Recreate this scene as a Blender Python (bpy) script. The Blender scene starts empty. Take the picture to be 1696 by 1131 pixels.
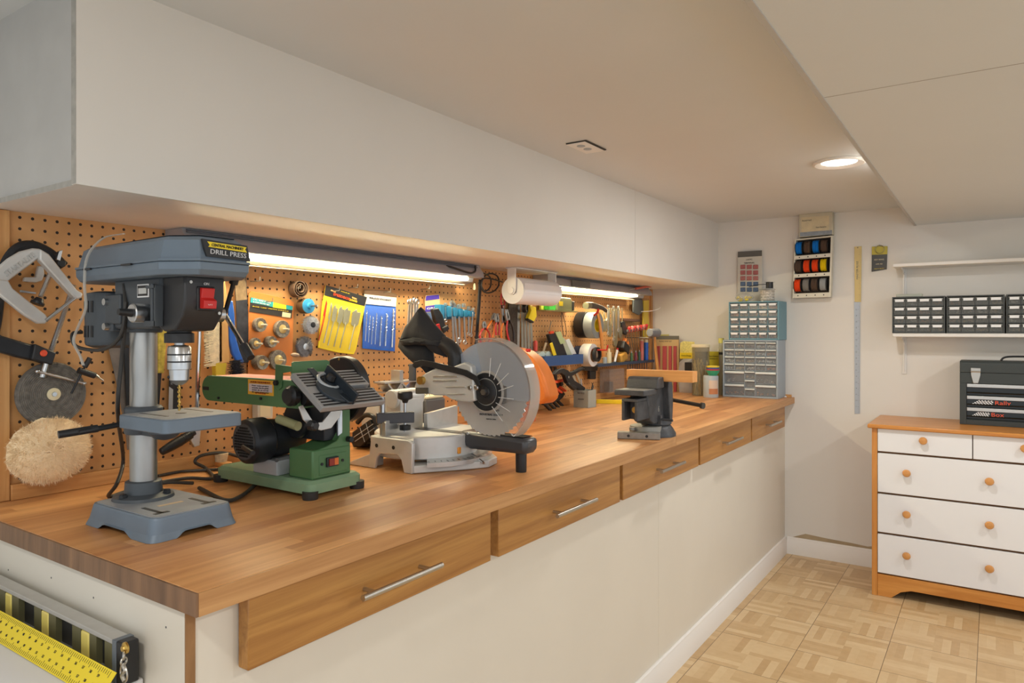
import bpy, math, random
from mathutils import Vector as V, Matrix
random.seed(7)
SC = bpy.context.scene
COL = SC.collection
# ---------------------------------------------------------------- camera, world, lights, exposure
CAMH, YAW, FPX = 1.3, math.radians(34.3), 1169.0
BZ, PEG, CABZ, CEIL, SOFZ, ENDY = 0.917, -1.85, 1.575, 1.972, 1.868, 4.337
cam = bpy.data.objects.new('camera', bpy.data.cameras.new('camera'))
COL.objects.link(cam); SC.camera = cam
cam.location = (0, 0, CAMH); cam.rotation_euler = (math.pi/2, 0, YAW)
cam.data.lens = 36.0*FPX/1696; cam.data.sensor_width = 36; cam.data.shift_y = -16.5/1696
cam.data.clip_start = 0.02
w = bpy.data.worlds.new('world'); SC.world = w; w.use_nodes = True
w.node_tree.nodes['Background'].inputs[0].default_value = (0.89, 0.95, 1.0, 1)
w.node_tree.nodes['Background'].inputs[1].default_value = 1.1
SC.view_settings.view_transform = 'Standard'; SC.view_settings.look = 'None'
SC.view_settings.gamma = 1; SC.view_settings.exposure = 0.0; SC.view_settings.use_curve_mapping = False
TUBE_E, CAN_FILL_W = 115.0, 10.0

def area(name, loc, size, watts, col=(1, .97, .92), rot=(0, 0, 0), shape='DISK'):
    l = bpy.data.lights.new(name, 'AREA'); l.shape = shape; l.size = size; l.energy = watts; l.color = col
    o = bpy.data.objects.new(name, l); COL.objects.link(o); o.location = loc; o.rotation_euler = rot
    return o
CAN_AND_FILLS = [(-0.505, 3.04), (-0.55, -0.35), (0.9, 3.0), (0.9, 1.2), (0.9, -0.6)]  # first is the visible recessed lamp; the others are unseen fill lights added for brightness
for cx, cy in CAN_AND_FILLS:
    area('recessed_and_fill_light', (cx, cy, (CEIL if cx < -.34 else SOFZ)-.012), .13, CAN_FILL_W)

# ---------------------------------------------------------------- pixel rays of the calibrated camera -> world points on real planes
def ray(px, py):
    a = (px-848)/FPX; b = (549-py)/FPX; c, s = math.cos(YAW), math.sin(YAW)
    return V((a*c-s, a*s+c, b))
def oX(px, py, X): d = ray(px, py); return V((0, 0, CAMH))+d*(X/d.x)
def oY(px, py, Y): d = ray(px, py); return V((0, 0, CAMH))+d*(Y/d.y)
def oZ(px, py, Z=BZ): d = ray(px, py); return V((0, 0, CAMH))+d*((Z-CAMH)/d.z)
def PG(px, py, off=.01): return oX(px, py, PEG+off)

# ---------------------------------------------------------------- mesh builder
def basis(ax):
    ax = V(ax).normalized(); t = V((0, 0, 1)) if abs(ax.z) < .9 else V((1, 0, 0))
    u = ax.cross(t).normalized(); return u, ax.cross(u).normalized(), ax
class MB:
    def __init__(s, M=None): s.v = []; s.f = []; s.M = M
    def add(s, vs, fs):
        n = len(s.v); s.v += [(s.M @ V(p)) if s.M else V(p) for p in vs]; s.f += [[i+n for i in f] for f in fs]; return s
    def box(s, x0, x1, y0, y1, z0, z1):
        vs = [(x, y, z) for x in (x0, x1) for y in (y0, y1) for z in (z0, z1)]
        return s.add(vs, [(0, 1, 3, 2), (4, 6, 7, 5), (0, 4, 5, 1), (2, 3, 7, 6), (0, 2, 6, 4), (1, 5, 7, 3)])
    def cbox(s, c, sx, sy, sz, rot=None):
        R = rot or Matrix.Identity(3); c = V(c)
        vs = [c+R@V((x*sx/2, y*sy/2, z*sz/2)) for x in (-1, 1) for y in (-1, 1) for z in (-1, 1)]
        return s.add(vs, [(0, 1, 3, 2), (4, 6, 7, 5), (0, 4, 5, 1), (2, 3, 7, 6), (0, 2, 6, 4), (1, 5, 7, 3)])
    def prism(s, pts, ax, a0, a1, sc=1.0):
        n = len(pts); cx = sum(p[0] for p in pts)/n; cy = sum(p[1] for p in pts)/n
        def m(p, a): return {'x': (a, p[0], p[1]), 'y': (p[0], a, p[1]), 'z': (p[0], p[1], a)}[ax]
        q = [(cx+(p[0]-cx)*sc, cy+(p[1]-cy)*sc) for p in pts]
        vs = [m(p, a0) for p in pts]+[m(p, a1) for p in q]
        return s.add(vs, [list(range(n))[::-1], list(range(n, 2*n))]+[(i, (i+1) % n, (i+1) % n+n, i+n) for i in range(n)])
    def lathe(s, prof, o, ax=(0, 0, 1), n=24, ring=False, a0=0, a1=None):
        u, v, a = basis(ax); o = V(o); vs = []; fs = []; full = a1 is None
        m = n if full else n+1; A1 = a0+2*math.pi if full else a1
        for r, h in prof:
            for i in range(m):
                t = a0+(A1-a0)*i/n; vs.append(o+a*h+u*(r*math.cos(t))+v*(r*math.sin(t)))
        k = len(prof)
        for j in range(k if ring else k-1):
            j2 = (j+1) % k
            for i in range(m if full else n):
                i2 = (i+1) % m; fs.append((j*m+i, j*m+i2, j2*m+i2, j2*m+i))
        if not ring and full:
            if prof[0][0] > 1e-6: fs.append(list(range(m))[::-1])
            if prof[-1][0] > 1e-6: fs.append([(k-1)*m+i for i in range(m)])
        if ring and not full:
            fs.append([j*m for j in range(k)]); fs.append([j*m+m-1 for j in range(k)][::-1])
        return s.add(vs, fs)
    def cyl(s, p0, p1, r, r1=None, n=16):
        p0 = V(p0); p1 = V(p1); L = (p1-p0).length
        return s.lathe([(r, 0), (r if r1 is None else r1, L)], p0, p1-p0, n)
    def torus(s, o, ax, R, r, n=24, m=8, a0=0, a1=None):
        return s.lathe([(R+r*math.cos(2*math.pi*j/m), r*math.sin(2*math.pi*j/m)) for j in range(m)], o, ax, n, True, a0, a1)
    def ball(s, o, r, ax=(0, 0, 1), sq=1.0, n=16):
        return s.lathe([(r*math.sin(math.pi*j/8)+(1e-7 if j in (0, 8) else 0), -r*sq*math.cos(math.pi*j/8)) for j in range(9)], o, ax, n)
    def tube(s, pts, r, n=8, smooth=4, flat=1.0, up=None):
        pts = [V(p) for p in pts]
        if smooth and len(pts) > 2:
            q = [pts[0]*2-pts[1]]+pts+[pts[-1]*2-pts[-2]]; out = []
            for i in range(1, len(q)-2):
                for k in range(smooth):
                    t = k/smooth; a, b, c, d = q[i-1:i+3]
                    out.append(.5*((2*b)+(c-a)*t+(2*a-5*b+4*c-d)*t*t+(3*b-a-3*c+d)*t**3))
            out.append(pts[-1]); pts = out
        vs = []; fs = []; u = None; N = len(pts)
        for i, p in enumerate(pts):
            t = (pts[min(i+1, N-1)]-pts[max(i-1, 0)]).normalized()
            if u is None: u = V(up) if up is not None else basis(t)[0]
            u = (u-t*u.dot(t)).normalized(); b = t.cross(u)
            rr = r[0]+(r[1]-r[0])*i/(N-1) if isinstance(r, tuple) else r
            for k in range(n):
                a = 2*math.pi*k/n; vs.append(p+u*(rr*math.cos(a))+b*(rr*flat*math.sin(a)))
        for i in range(N-1):
            for k in range(n):
                k2 = (k+1) % n; fs.append((i*n+k, i*n+k2, (i+1)*n+k2, (i+1)*n+k))
        fs += [list(range(n))[::-1], [(N-1)*n+k for k in range(n)]]
        return s.add(vs, fs)
    def pillow(s, outline, nrm, th, noise=0, rings=6, both=True):
        o = [V(p) for p in outline]; c = sum(o, V())/len(o); nrm = V(nrm).normalized(); n = len(o)
        for sg in ((1, -1) if both else (1,)):
            vs = []; fs = []
            for j in range(rings):
                k = j/rings; sc = 1-k
                for p in o:
                    h = th*math.sqrt(max(0, 1-sc*sc))
                    q = c+(p-c)*sc+nrm*(sg*h)
                    if noise and j: q += V([random.uniform(-noise, noise) for _ in range(3)])
                    vs.append(q)
            vs.append(c+nrm*sg*th)
            for j in range(rings-1):
                for i in range(n):
                    i2 = (i+1) % n; f = (j*n+i, j*n+i2, (j+1)*n+i2, (j+1)*n+i); fs.append(f if sg > 0 else f[::-1])
            for i in range(n):
                f = ((rings-1)*n+i, (rings-1)*n+(i+1) % n, len(vs)-1); fs.append(f if sg > 0 else f[::-1])
            s.add(vs, fs)
        return s
WP = {}
def obj(name, mb, m, parent=None, bev=0, label=None, seg=2, sub=0, ang=32):
    org = WP.get(parent.name if parent else None)
    if org is None: org = V(mb.v[0]) if False else V((0, 0, 0))
    me = bpy.data.meshes.new(name); me.from_pydata([v-org for v in mb.v], [], mb.f); me.validate(); me.update()
    import bmesh
    b = bmesh.new(); b.from_mesh(me); bmesh.ops.recalc_face_normals(b, faces=b.faces); b.to_mesh(me); b.free()
    for p in me.polygons: p.use_smooth = True
    me.set_sharp_from_angle(angle=math.radians(ang)); me.materials.append(m)
    o = bpy.data.objects.new(name, me); COL.objects.link(o)
    if parent: o.parent = parent
    WP[o.name] = org
    if bev:
        md = o.modifiers.new('bevel', 'BEVEL'); md.width = bev; md.segments = seg; md.limit_method = 'ANGLE'; md.angle_limit = math.radians(40)
    if sub:
        md = o.modifiers.new('sub', 'SUBSURF'); md.levels = sub; md.render_levels = sub
    if label: o['label'] = label
    return o
def thing(name, label, cat, loc, group=None):
    o = bpy.data.objects.new(name, None); COL.objects.link(o); o.location = V(loc); o.empty_display_size = .02
    o['label'] = label; o['category'] = cat
    if group: o['group'] = group
    WP[o.name] = V(loc); return o
def single(name, mb, m, label, cat, group=None, **k):
    o = obj(name, mb, m, None, **k)
    z0 = min(v.z for v in mb.v); c = sum(mb.v, V())/len(mb.v); org = V((c.x, c.y, z0))
    for v in o.data.vertices: v.co -= org
    o.location = org; WP[o.name] = org
    o['label'] = label; o['category'] = cat
    if group: o['group'] = group
    return o
def struct(name, mb, m, parent=None, **k):
    o = obj(name, mb, m, parent, **k)
    if not parent: o['kind'] = 'structure'
    return o
def text(s, o, xd, yd, size, m, parent, width=None, name='lettering', depth=.0006, align='CENTER'):
    cu = bpy.data.curves.new('t', 'FONT'); cu.body = s; cu.size = size; cu.extrude = depth; cu.resolution_u = 2
    cu.align_x = align; cu.align_y = 'CENTER'
    t = bpy.data.objects.new('t', cu); me = bpy.data.meshes.new_from_object(t)
    bpy.data.objects.remove(t); bpy.data.curves.remove(cu)
    xd = V(xd).normalized(); yd = V(yd); yd = (yd-xd*yd.dot(xd)).normalized(); zd = xd.cross(yd)
    xs = [v.co.x for v in me.vertices] or [0]; k = width/(max(xs)-min(xs)) if width and max(xs) > min(xs) else 1
    org = WP[parent.name]; o = V(o)
    for v in me.vertices:
        c = v.co.copy(); v.co = o+xd*(c.x*k)+yd*c.y+zd*c.z-org
    me.name = name; me.materials.clear(); me.materials.append(m)
    q = bpy.data.objects.new(name, me); COL.objects.link(q); q.parent = parent; WP[q.name] = org
    return q

# ---------------------------------------------------------------- materials
def lin(c): return tuple((x/255/12.92 if x/255 <= .04045 else ((x/255+.055)/1.055)**2.4) for x in c)+(1,)
MC = {}
def base_mat(name):
    m = bpy.data.materials.new(name); m.use_nodes = True; nt = m.node_tree; return m, nt, nt.nodes['Principled BSDF']
def mat(name, c, rough=.5, metal=0, var=0, vs=15, bump=0, bs=200, coat=0, emit=0, stretch=(1, 1, 1)):
    if name in MC: return MC[name]
    m, nt, b = base_mat(name); b.inputs['Base Color'].default_value = lin(c)
    b.inputs['Roughness'].default_value = rough; b.inputs['Metallic'].default_value = metal
    if coat: b.inputs['Coat Weight'].default_value = coat
    if emit: b.inputs['Emission Color'].default_value = lin(c); b.inputs['Emission Strength'].default_value = emit
    if var or bump:
        tc = nt.nodes.new('ShaderNodeTexCoord'); mp = nt.nodes.new('ShaderNodeMapping'); nt.links.new(tc.outputs['Object'], mp.inputs[0]); mp.inputs['Scale'].default_value = stretch
    if var:
        n = nt.nodes.new('ShaderNodeTexNoise'); n.inputs['Scale'].default_value = vs; n.inputs['Detail'].default_value = 5
        nt.links.new(mp.outputs[0], n.inputs['Vector'])
        r = nt.nodes.new('ShaderNodeValToRGB'); L = lin(c)
        r.color_ramp.elements[0].position = .3; r.color_ramp.elements[1].position = .7
        r.color_ramp.elements[0].color = tuple(x*(1-var) for x in L[:3])+(1,)
        r.color_ramp.elements[1].color = tuple(min(1, x*(1+var)) for x in L[:3])+(1,)
        nt.links.new(n.outputs[0], r.inputs[0]); nt.links.new(r.outputs[0], b.inputs['Base Color'])
    if bump:
        n = nt.nodes.new('ShaderNodeTexNoise'); n.inputs['Scale'].default_value = bs; nt.links.new(mp.outputs[0], n.inputs['Vector'])
        bp = nt.nodes.new('ShaderNodeBump'); bp.inputs['Strength'].default_value = bump; bp.inputs['Distance'].default_value = .002
        nt.links.new(n.outputs[0], bp.inputs['Height']); nt.links.new(bp.outputs[0], b.inputs['Normal'])
    MC[name] = m; return m
def clear(name, c, a, rough=.08):
    if name in MC: return MC[name]
    m = bpy.data.materials.new(name); m.use_nodes = True; nt = m.node_tree; b = nt.nodes['Principled BSDF']
    b.inputs['Base Color'].default_value = lin(c); b.inputs['Roughness'].default_value = rough
    t = nt.nodes.new('ShaderNodeBsdfTransparent'); mx = nt.nodes.new('ShaderNodeMixShader'); mx.inputs[0].default_value = a
    t.inputs[0].default_value = tuple(min(1, .6+.4*x) for x in lin(c)[:3])+(1,)
    nt.links.new(t.outputs[0], mx.inputs[1]); nt.links.new(b.outputs[0], mx.inputs[2])
    nt.links.new(mx.outputs[0], nt.nodes['Material Output'].inputs[0]); MC[name] = m; return m
def mth(nt, op, a, b=None, c=None):
    n = nt.nodes.new('ShaderNodeMath'); n.operation = op
    for i, x in enumerate((a, b, c)):
        if x is None: continue
        if isinstance(x, (int, float)): n.inputs[i].default_value = x
        else: nt.links.new(x, n.inputs[i])
    return n.outputs[0]
def ramp(nt, src, stops):
    r = nt.nodes.new('ShaderNodeValToRGB'); e = r.color_ramp.elements
    while len(e) < len(stops): e.new(.5)
    for i, (p, c) in enumerate(stops): e[i].position = p; e[i].color = lin(c)
    nt.links.new(src, r.inputs[0]); return r.outputs[0]
def wood(name, c0, c1, stretch=(40, 2.5, 40), rough=.45, planks=None, knots=False):
    """grain stretched along the small axis; planks=(width, length, axis) lays staggered staves"""
    m, nt, b = base_mat(name); b.inputs['Roughness'].default_value = rough
    tc = nt.nodes.new('ShaderNodeTexCoord'); mp = nt.nodes.new('ShaderNodeMapping'); mp.inputs['Scale'].default_value = stretch
    nt.links.new(tc.outputs['Object'], mp.inputs[0])
    n = nt.nodes.new('ShaderNodeTexNoise'); n.inputs['Scale'].default_value = 1; n.inputs['Detail'].default_value = 6; n.inputs['Roughness'].default_value = .62; n.inputs['Distortion'].default_value = .6
    nt.links.new(mp.outputs[0], n.inputs['Vector']); g = n.outputs[0]
    mid = tuple((p+q)/2 for p, q in zip(c0, c1))
    if planks:
        sp = nt.nodes.new('ShaderNodeSeparateXYZ'); nt.links.new(tc.outputs['Object'], sp.inputs[0])
        a = mth(nt, 'FLOOR', mth(nt, 'DIVIDE', sp.outputs[0], planks[0]))
        wn = nt.nodes.new('ShaderNodeTexWhiteNoise'); wn.noise_dimensions = '1D'; nt.links.new(a, wn.inputs['W'])
        q = mth(nt, 'FLOOR', mth(nt, 'ADD', mth(nt, 'DIVIDE', sp.outputs[1], planks[1]), wn.outputs[0]))
        cv = nt.nodes.new('ShaderNodeCombineXYZ'); nt.links.new(a, cv.inputs[0]); nt.links.new(q, cv.inputs[1])
        w2 = nt.nodes.new('ShaderNodeTexWhiteNoise'); nt.links.new(cv.outputs[0], w2.inputs['Vector'])
        off = nt.nodes.new('ShaderNodeVectorMath'); off.operation = 'ADD'; nt.links.new(mp.outputs[0], off.inputs[0])
        sc = nt.nodes.new('ShaderNodeVectorMath'); sc.operation = 'SCALE'; sc.inputs['Scale'].default_value = 20; nt.links.new(w2.outputs['Color'], sc.inputs[0]); nt.links.new(sc.outputs[0], off.inputs[1])
        nt.links.new(off.outputs[0], n.inputs['Vector'])
        g = mth(nt, 'ADD', mth(nt, 'MULTIPLY', g, .7), mth(nt, 'MULTIPLY', w2.outputs['Value'], .30))
    col = ramp(nt, g, [(.3, c0), (.5, mid), (.72, c1)])
    nt.links.new(col, b.inputs['Base Color'])
    bp = nt.nodes.new('ShaderNodeBump'); bp.inputs['Strength'].default_value = .08; bp.inputs['Distance'].default_value = .002
    nt.links.new(g, bp.inputs['Height']); nt.links.new(bp.outputs[0], b.inputs['Normal'])
    MC[name] = m; return m
def peg_mat():
    m, nt, b = base_mat('pegboard'); b.inputs['Roughness'].default_value = .6
    ref = oX(13.6, 359.8, PEG); p = .02612
    tc = nt.nodes.new('ShaderNodeTexCoord'); sp = nt.nodes.new('ShaderNodeSeparateXYZ'); nt.links.new(tc.outputs['Object'], sp.inputs[0])
    def fr(o, r0):
        return mth(nt, 'SUBTRACT', mth(nt, 'FRACT', mth(nt, 'ADD', mth(nt, 'DIVIDE', mth(nt, 'SUBTRACT', o, r0), p), 100.5)), .5)
    a = fr(sp.outputs[1], ref.y); c = fr(sp.outputs[2], ref.z)
    d = mth(nt, 'SQRT', mth(nt, 'ADD', mth(nt, 'MULTIPLY', a, a), mth(nt, 'MULTIPLY', c, c)))
    hole = mth(nt, 'LESS_THAN', d, .136)
    n = nt.nodes.new('ShaderNodeTexNoise'); n.inputs['Scale'].default_value = 9; n.inputs['Detail'].default_value = 8; nt.links.new(tc.outputs['Object'], n.inputs['Vector'])
    base = ramp(nt, n.outputs[0], [(.3, (196, 144, 86)), (.7, (214, 162, 106))])
    mx = nt.nodes.new('ShaderNodeMix'); mx.data_type = 'RGBA'; nt.links.new(hole, mx.inputs[0]); nt.links.new(base, mx.inputs[6]); mx.inputs[7].default_value = lin((38, 22, 12))
    nt.links.new(mx.outputs[2], b.inputs['Base Color']); return m
def floor_mat():
    m, nt, b = base_mat('parquet'); b.inputs['Roughness'].default_value = .35
    tc = nt.nodes.new('ShaderNodeTexCoord'); sp = nt.nodes.new('ShaderNodeSeparateXYZ'); nt.links.new(tc.outputs['Object'], sp.inputs[0])
    S = .1525
    u = mth(nt, 'ADD', mth(nt, 'DIVIDE', sp.outputs[0], S), 100.35); v = mth(nt, 'ADD', mth(nt, 'DIVIDE', sp.outputs[1], S), 100.1)
    fu = mth(nt, 'FLOOR', u); fv = mth(nt, 'FLOOR', v)
    ck = mth(nt, 'MODULO', mth(nt, 'ADD', fu, fv), 2.0)
    st = mth(nt, 'ADD', mth(nt, 'MULTIPLY', u, ck), mth(nt, 'MULTIPLY', v, mth(nt, 'SUBTRACT', 1.0, ck)))
    k = mth(nt, 'MULTIPLY', mth(nt, 'FRACT', st), 5.0)
    cv = nt.nodes.new('ShaderNodeCombineXYZ'); nt.links.new(fu, cv.inputs[0]); nt.links.new(fv, cv.inputs[1]); nt.links.new(mth(nt, 'FLOOR', k), cv.inputs[2])
    wn = nt.nodes.new('ShaderNodeTexWhiteNoise'); nt.links.new(cv.outputs[0], wn.inputs['Vector'])
    n = nt.nodes.new('ShaderNodeTexNoise'); n.inputs['Scale'].default_value = 28; n.inputs['Detail'].default_value = 6; nt.links.new(tc.outputs['Object'], n.inputs['Vector'])
    t = mth(nt, 'ADD', mth(nt, 'MULTIPLY', wn.outputs['Value'], .6), mth(nt, 'MULTIPLY', n.outputs[0], .4))
    col = ramp(nt, t, [(.15, (188, 154, 108)), (.5, (204, 173, 128)), (.85, (216, 189, 146))])
    def ed(x, wd): return mth(nt, 'LESS_THAN', mth(nt, 'ABSOLUTE', mth(nt, 'SUBTRACT', mth(nt, 'FRACT', x), .5)), .5-wd)
    e = mth(nt, 'MULTIPLY', ed(mth(nt, 'MULTIPLY', u, .5), .004), ed(mth(nt, 'MULTIPLY', v, .5), .004))
    mx = nt.nodes.new('ShaderNodeMix'); mx.data_type = 'RGBA'; nt.links.new(e, mx.inputs[0]); nt.links.new(col, mx.inputs[7]); mx.inputs[6].default_value = lin((120, 96, 66))
    nt.links.new(mx.outputs[2], b.inputs['Base Color']); return m
WALL = mat('white_paint', (226, 223, 217), .7, var=.02, vs=3)
WALLG = mat('end_wall_paint', (224, 221, 215), .7, var=.02, vs=3)
CEILM = mat('ceiling_paint', (216, 220, 222), .75, var=.015, vs=2)
PANEL = mat('panel_paint', (222, 216, 203), .4, var=.02, vs=4)
TRIM = mat('trim_paint', (236, 233, 228), .4)
PATCH = mat('bare_plaster', (172, 154, 124), .8, var=.1)
SHELFW = mat('shelf_white', (228, 226, 222), .45)
TOPW = wood('butcher_block', (176, 116, 68), (228, 172, 112), (26, 1.6, 26), .38, planks=(.045, .62))
EDGEW = wood('end_grain', (100, 74, 54), (146, 110, 80), (30, 30, 3), .5)
FRONTW = wood('edge_grain', (168, 118, 70), (206, 158, 104), (30, 2, 60), .45)
DRAWW = wood('drawer_oak', (150, 100, 48), (192, 142, 76), (60, 1.8, 45), .4)
PINE = wood('pine_strip', (190, 134, 76), (216, 164, 104), (40, 40, 2), .5)
PINEH = wood('pine_rail', (186, 128, 70), (222, 170, 108), (40, 2, 40), .5)
DRESW = wood('dresser_pine', (188, 120, 52), (214, 150, 76), (3, 40, 40), .3)
BLOCKW = wood('beech_block', (216, 146, 78), (238, 176, 106), (3, 60, 60), .5)
KNOBW = mat('knob_wood', (206, 146, 82), .4, var=.1, vs=40)
HANDW = wood('handle_wood', (196, 136, 74), (222, 170, 104), (30, 30, 3), .45)
DWHITE = mat('drawer_white', (232, 232, 234), .4)
STEEL = mat('steel', (196, 198, 200), .28, 1, var=.08, vs=30)
CHROME = mat('chrome', (215, 215, 215), .15, 1)
ALU = mat('cast_aluminium', (208, 208, 206), .42, .35, var=.05, vs=25)
ALUB = mat('brushed_aluminium', (200, 200, 198), .35, .8, var=.05, vs=40)
NICK = mat('satin_nickel', (190, 186, 178), .32, 1)
DGREY = mat('press_charcoal', (72, 78, 84), .5, .1, var=.08, vs=20)
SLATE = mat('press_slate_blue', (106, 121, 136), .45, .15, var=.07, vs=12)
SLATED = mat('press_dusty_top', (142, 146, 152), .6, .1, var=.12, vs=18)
BLK = mat('black_plastic', (32, 33, 36), .45)
BLKM = mat('black_metal', (40, 42, 46), .4, .3, var=.15, vs=30)
RUB = mat('black_rubber', (42, 41, 40), .6)
GREEN = mat('machine_green', (78, 118, 76), .4, .1, var=.06, vs=15)
GREENL = mat('machine_green_dusty', (126, 156, 124), .5, .05, var=.08, vs=18)
RED = mat('red_plastic', (200, 38, 34), .35)
PINK = mat('red_handles', (226, 128, 120), .35)
ORANGE = mat('orange_plastic', (226, 130, 56), .45, var=.06, vs=14)
ORNG2 = mat('orange_red', (236, 84, 44), .4)
YEL = mat('yellow', (240, 214, 40), .45)
YEL2 = mat('yellow_paper', (230, 208, 60), .6, var=.06)
BLUE = mat('blue_plastic', (38, 104, 206), .35, var=.1, vs=40)
BLUEL = mat('cyan_blue', (60, 160, 214), .35)
BLUET = mat('tray_blue', (52, 88, 140), .5)
TEAL = mat('teal_rack', (44, 130, 172), .4)
CREAM = mat('cream', (226, 214, 178), .6)
WHITE = mat('white_plastic', (236, 236, 236), .4)
PAPER = mat('paper_white', (236, 238, 240), .9)
GREYP = mat('grey_plastic', (170, 176, 180), .45)
GREYD = mat('grey_dark', (96, 96, 96), .5)
BRISTLE = mat('bristle_cream', (236, 224, 190), .9, var=.15, vs=80, bump=.6, bs=300)
BRIS_B = mat('bristle_black', (38, 40, 50), .9, var=.2, vs=80)
WIRE = mat('steel_wire', (136, 132, 124), .5, .6, var=.35, vs=160, bump=.5, bs=500)
WOOL = mat('lambswool', (255, 230, 192), .95, var=.03, vs=12)
CORD = mat('cable_black', (46, 44, 42), .5)
BRASS = mat('brass', (204, 168, 90), .3, .9)
VISEM = mat('vise_iron', (78, 80, 84), .5, .35, var=.2, vs=40, bump=.3, bs=160)
VISEL = mat('vise_worn_top', (150, 148, 142), .55, .4, var=.15, vs=30)
FIXT = mat('fixture_grey', (168, 168, 174), .35, .25)
FIXD = mat('fixture_dark', (92, 96, 104), .4, .3)
STRETCHF = clear('clear_film', (235, 235, 235), .22)
# ================================================================ THE SETTING
struct('floor', MB().box(-2, 2.5, -2, ENDY+.1, -.05, 0), floor_mat())
struct('wall_left', MB().box(-1.96, -1.87, -2, ENDY, 0, CEIL), WALL)
struct('wall_back', MB().box(-2, 2.5, ENDY, ENDY+.1, 0, CEIL), WALLG)
struct('ceiling', MB().box(-2, -.34, -2, ENDY+.1, CEIL, CEIL+.05), CEILM)
struct('ceiling', MB().box(-.34, 2.5, -2, ENDY+.1, SOFZ, CEIL+.05), CEILM)
struct('trim_1', MB().box(-.352, -.34, -2, ENDY, SOFZ-.003, CEIL), mat('bead_grey', (188, 186, 182), .6))
struct('trim_2', MB().box(-.34, 2.5, 1.842, 1.8445, SOFZ-.0006, SOFZ+.001), mat('seam_line', (168, 164, 158), .8))
bh = struct('wall_bulkhead', MB().box(-1.9, -1.428, .636, ENDY, CABZ+.012, CEIL), mat('bulkhead_side', (192, 192, 190), .7, var=.05, vs=9))
ysm = oX(1052, 400, -1.41).y
obj('face_board', MB().box(-1.428, -1.41, .628, ysm-.001, CABZ, CEIL), WALL, bh)
obj('face_board', MB().box(-1.428, -1.41, ysm+.001, ENDY, CABZ, CEIL), WALL, bh)
obj('raw_edge', MB().box(-1.4279, -1.4101, .6272, .6279, CABZ+.001, CEIL), mat('raw_board_edge', (172, 170, 164), .8, var=.12, vs=60), bh)
obj('raw_edge', MB().box(-1.879, -1.429, .6312, .6319, CABZ+.0005, CABZ+.0115), mat('raw_board_edge', (172, 170, 164), .8, var=.12, vs=60), bh)
obj('bottom_board', MB().box(-1.88, -1.428, .632, ENDY, CABZ, CABZ+.012), mat('underside_paint', (226, 222, 218), .55, var=.02), bh)
# pegboard with its pine frame
pb = thing('pegboard', 'long brown perforated pegboard in a pine frame along the left wall', 'pegboard', (PEG, .65, BZ))
obj('panel', MB().box(-1.87, PEG, .66, ENDY-.03, BZ, CABZ), peg_mat(), pb)
obj('frame_strip', MB().box(-1.87, PEG+.012, .652, .679, BZ+.001, CABZ-.001), PINE, pb, .001)
obj('frame_strip', MB().box(-1.87, PEG+.008, ENDY-.032, ENDY-.001, BZ+.001, CABZ-.001), PINE, pb, .001)
obj('bottom_rail', MB().box(PEG+.0005, PEG+.018, .68, ENDY-.033, BZ+.0005, BZ+.036), PINEH, pb, .0015)
# baseboards
bbz = oY(1443, 911, 4.32).z
def bprof(x0, sgn): return [(x0, 0), (x0+sgn*.014, 0), (x0+sgn*.014, bbz-.022), (x0+sgn*.010, bbz-.014), (x0+sgn*.009, bbz-.004), (x0+sgn*.005, bbz), (x0, bbz)]
struct('baseboard_left', MB().prism(bprof(-1.014, 1), 'y', .62, ENDY), TRIM)
struct('baseboard_back', MB().prism([(ENDY-(x-0), z) for x, z in bprof(0, 1)], 'x', -1.0, 2.5), TRIM)
pz = MB().prism([(-.97, bbz+.001), (-.90, bbz+.03), (-.78, bbz+.022), (-.66, bbz+.018), (-.575, bbz+.012), (-.55, bbz+.018), (-.49, bbz+.016), (-.47, bbz+.001)], 'y', ENDY-.0006, ENDY)
struct('trim_3', pz, PATCH)

# ================================================================ WORKBENCH
wc = thing('workbench_cabinet', 'long white panelled workbench base with a row of oak drawers', 'workbench', (-1.2, .61, 0))
obj('front_panel', MB().box(-1.03, -1.0145, .622, 2.44, .001, BZ-.036), PANEL, wc)
obj('front_panel', MB().box(-1.03, -1.0145, 2.441, ENDY-.001, .001, BZ-.036), PANEL, wc)
obj('end_panel', MB().box(-1.869, -1.0145, .605, .621, .001, BZ-.036), PANEL, wc)
obj('raw_edge', MB().box(-1.0144, -1.012, .6055, .6212, .001, BZ-.036), wood('raw_edge', (128, 92, 56), (158, 118, 76), (30, 30, 6), .7), wc, label='bare brown edge of the end panel')
for px, py in [(13, 944), (84, 957), (154, 990), (274, 1039)]:
    p = oY(px, py, .604); obj('screw', MB().cyl((p.x, .6045, p.z), (p.x, .606, p.z), .0018, n=8), GREYD, wc)
DR = [(.695, 1.355), (1.387, 2.056), (2.079, 2.783), (2.804, 3.531), (3.552, 4.21)]
for i, (a, b) in enumerate(DR):
    d = obj('drawer', MB().box(-1.0115, -.985, a, b, .756, BZ-.0365), DRAWW, wc, .002)
    h = MB(); c = (a+b)/2; z = .812; L = .112
    h.cyl((-.953, c-L, z), (-.953, c+L, z), .006, n=14)
    for s in (-1, 1): h.cyl((-.985, c+s*.078, z), (-.953, c+s*.078, z), .0045, n=10)
    obj('handle', h, NICK, d)
YS = oX(1120, 730, -.96).y
def top(a, b, lab, first):
    t = thing('worktop', lab, 'worktop', (-1.4, a, BZ-.035))
    obj('slab', MB().box(-1.849, -.964, a+(.004 if first else 0), b, BZ-.035, BZ), TOPW, t, .0015)
    obj('front_edge', MB().box(-.964, -.96, a+(.004 if first else 0), b, BZ-.035, BZ-.0003), FRONTW, t)
    if first: obj('end_edge', MB().box(-1.849, -.961, a, a+.004, BZ-.035, BZ-.0003), EDGEW, t, label='dark end grain edge')
    return t
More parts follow.
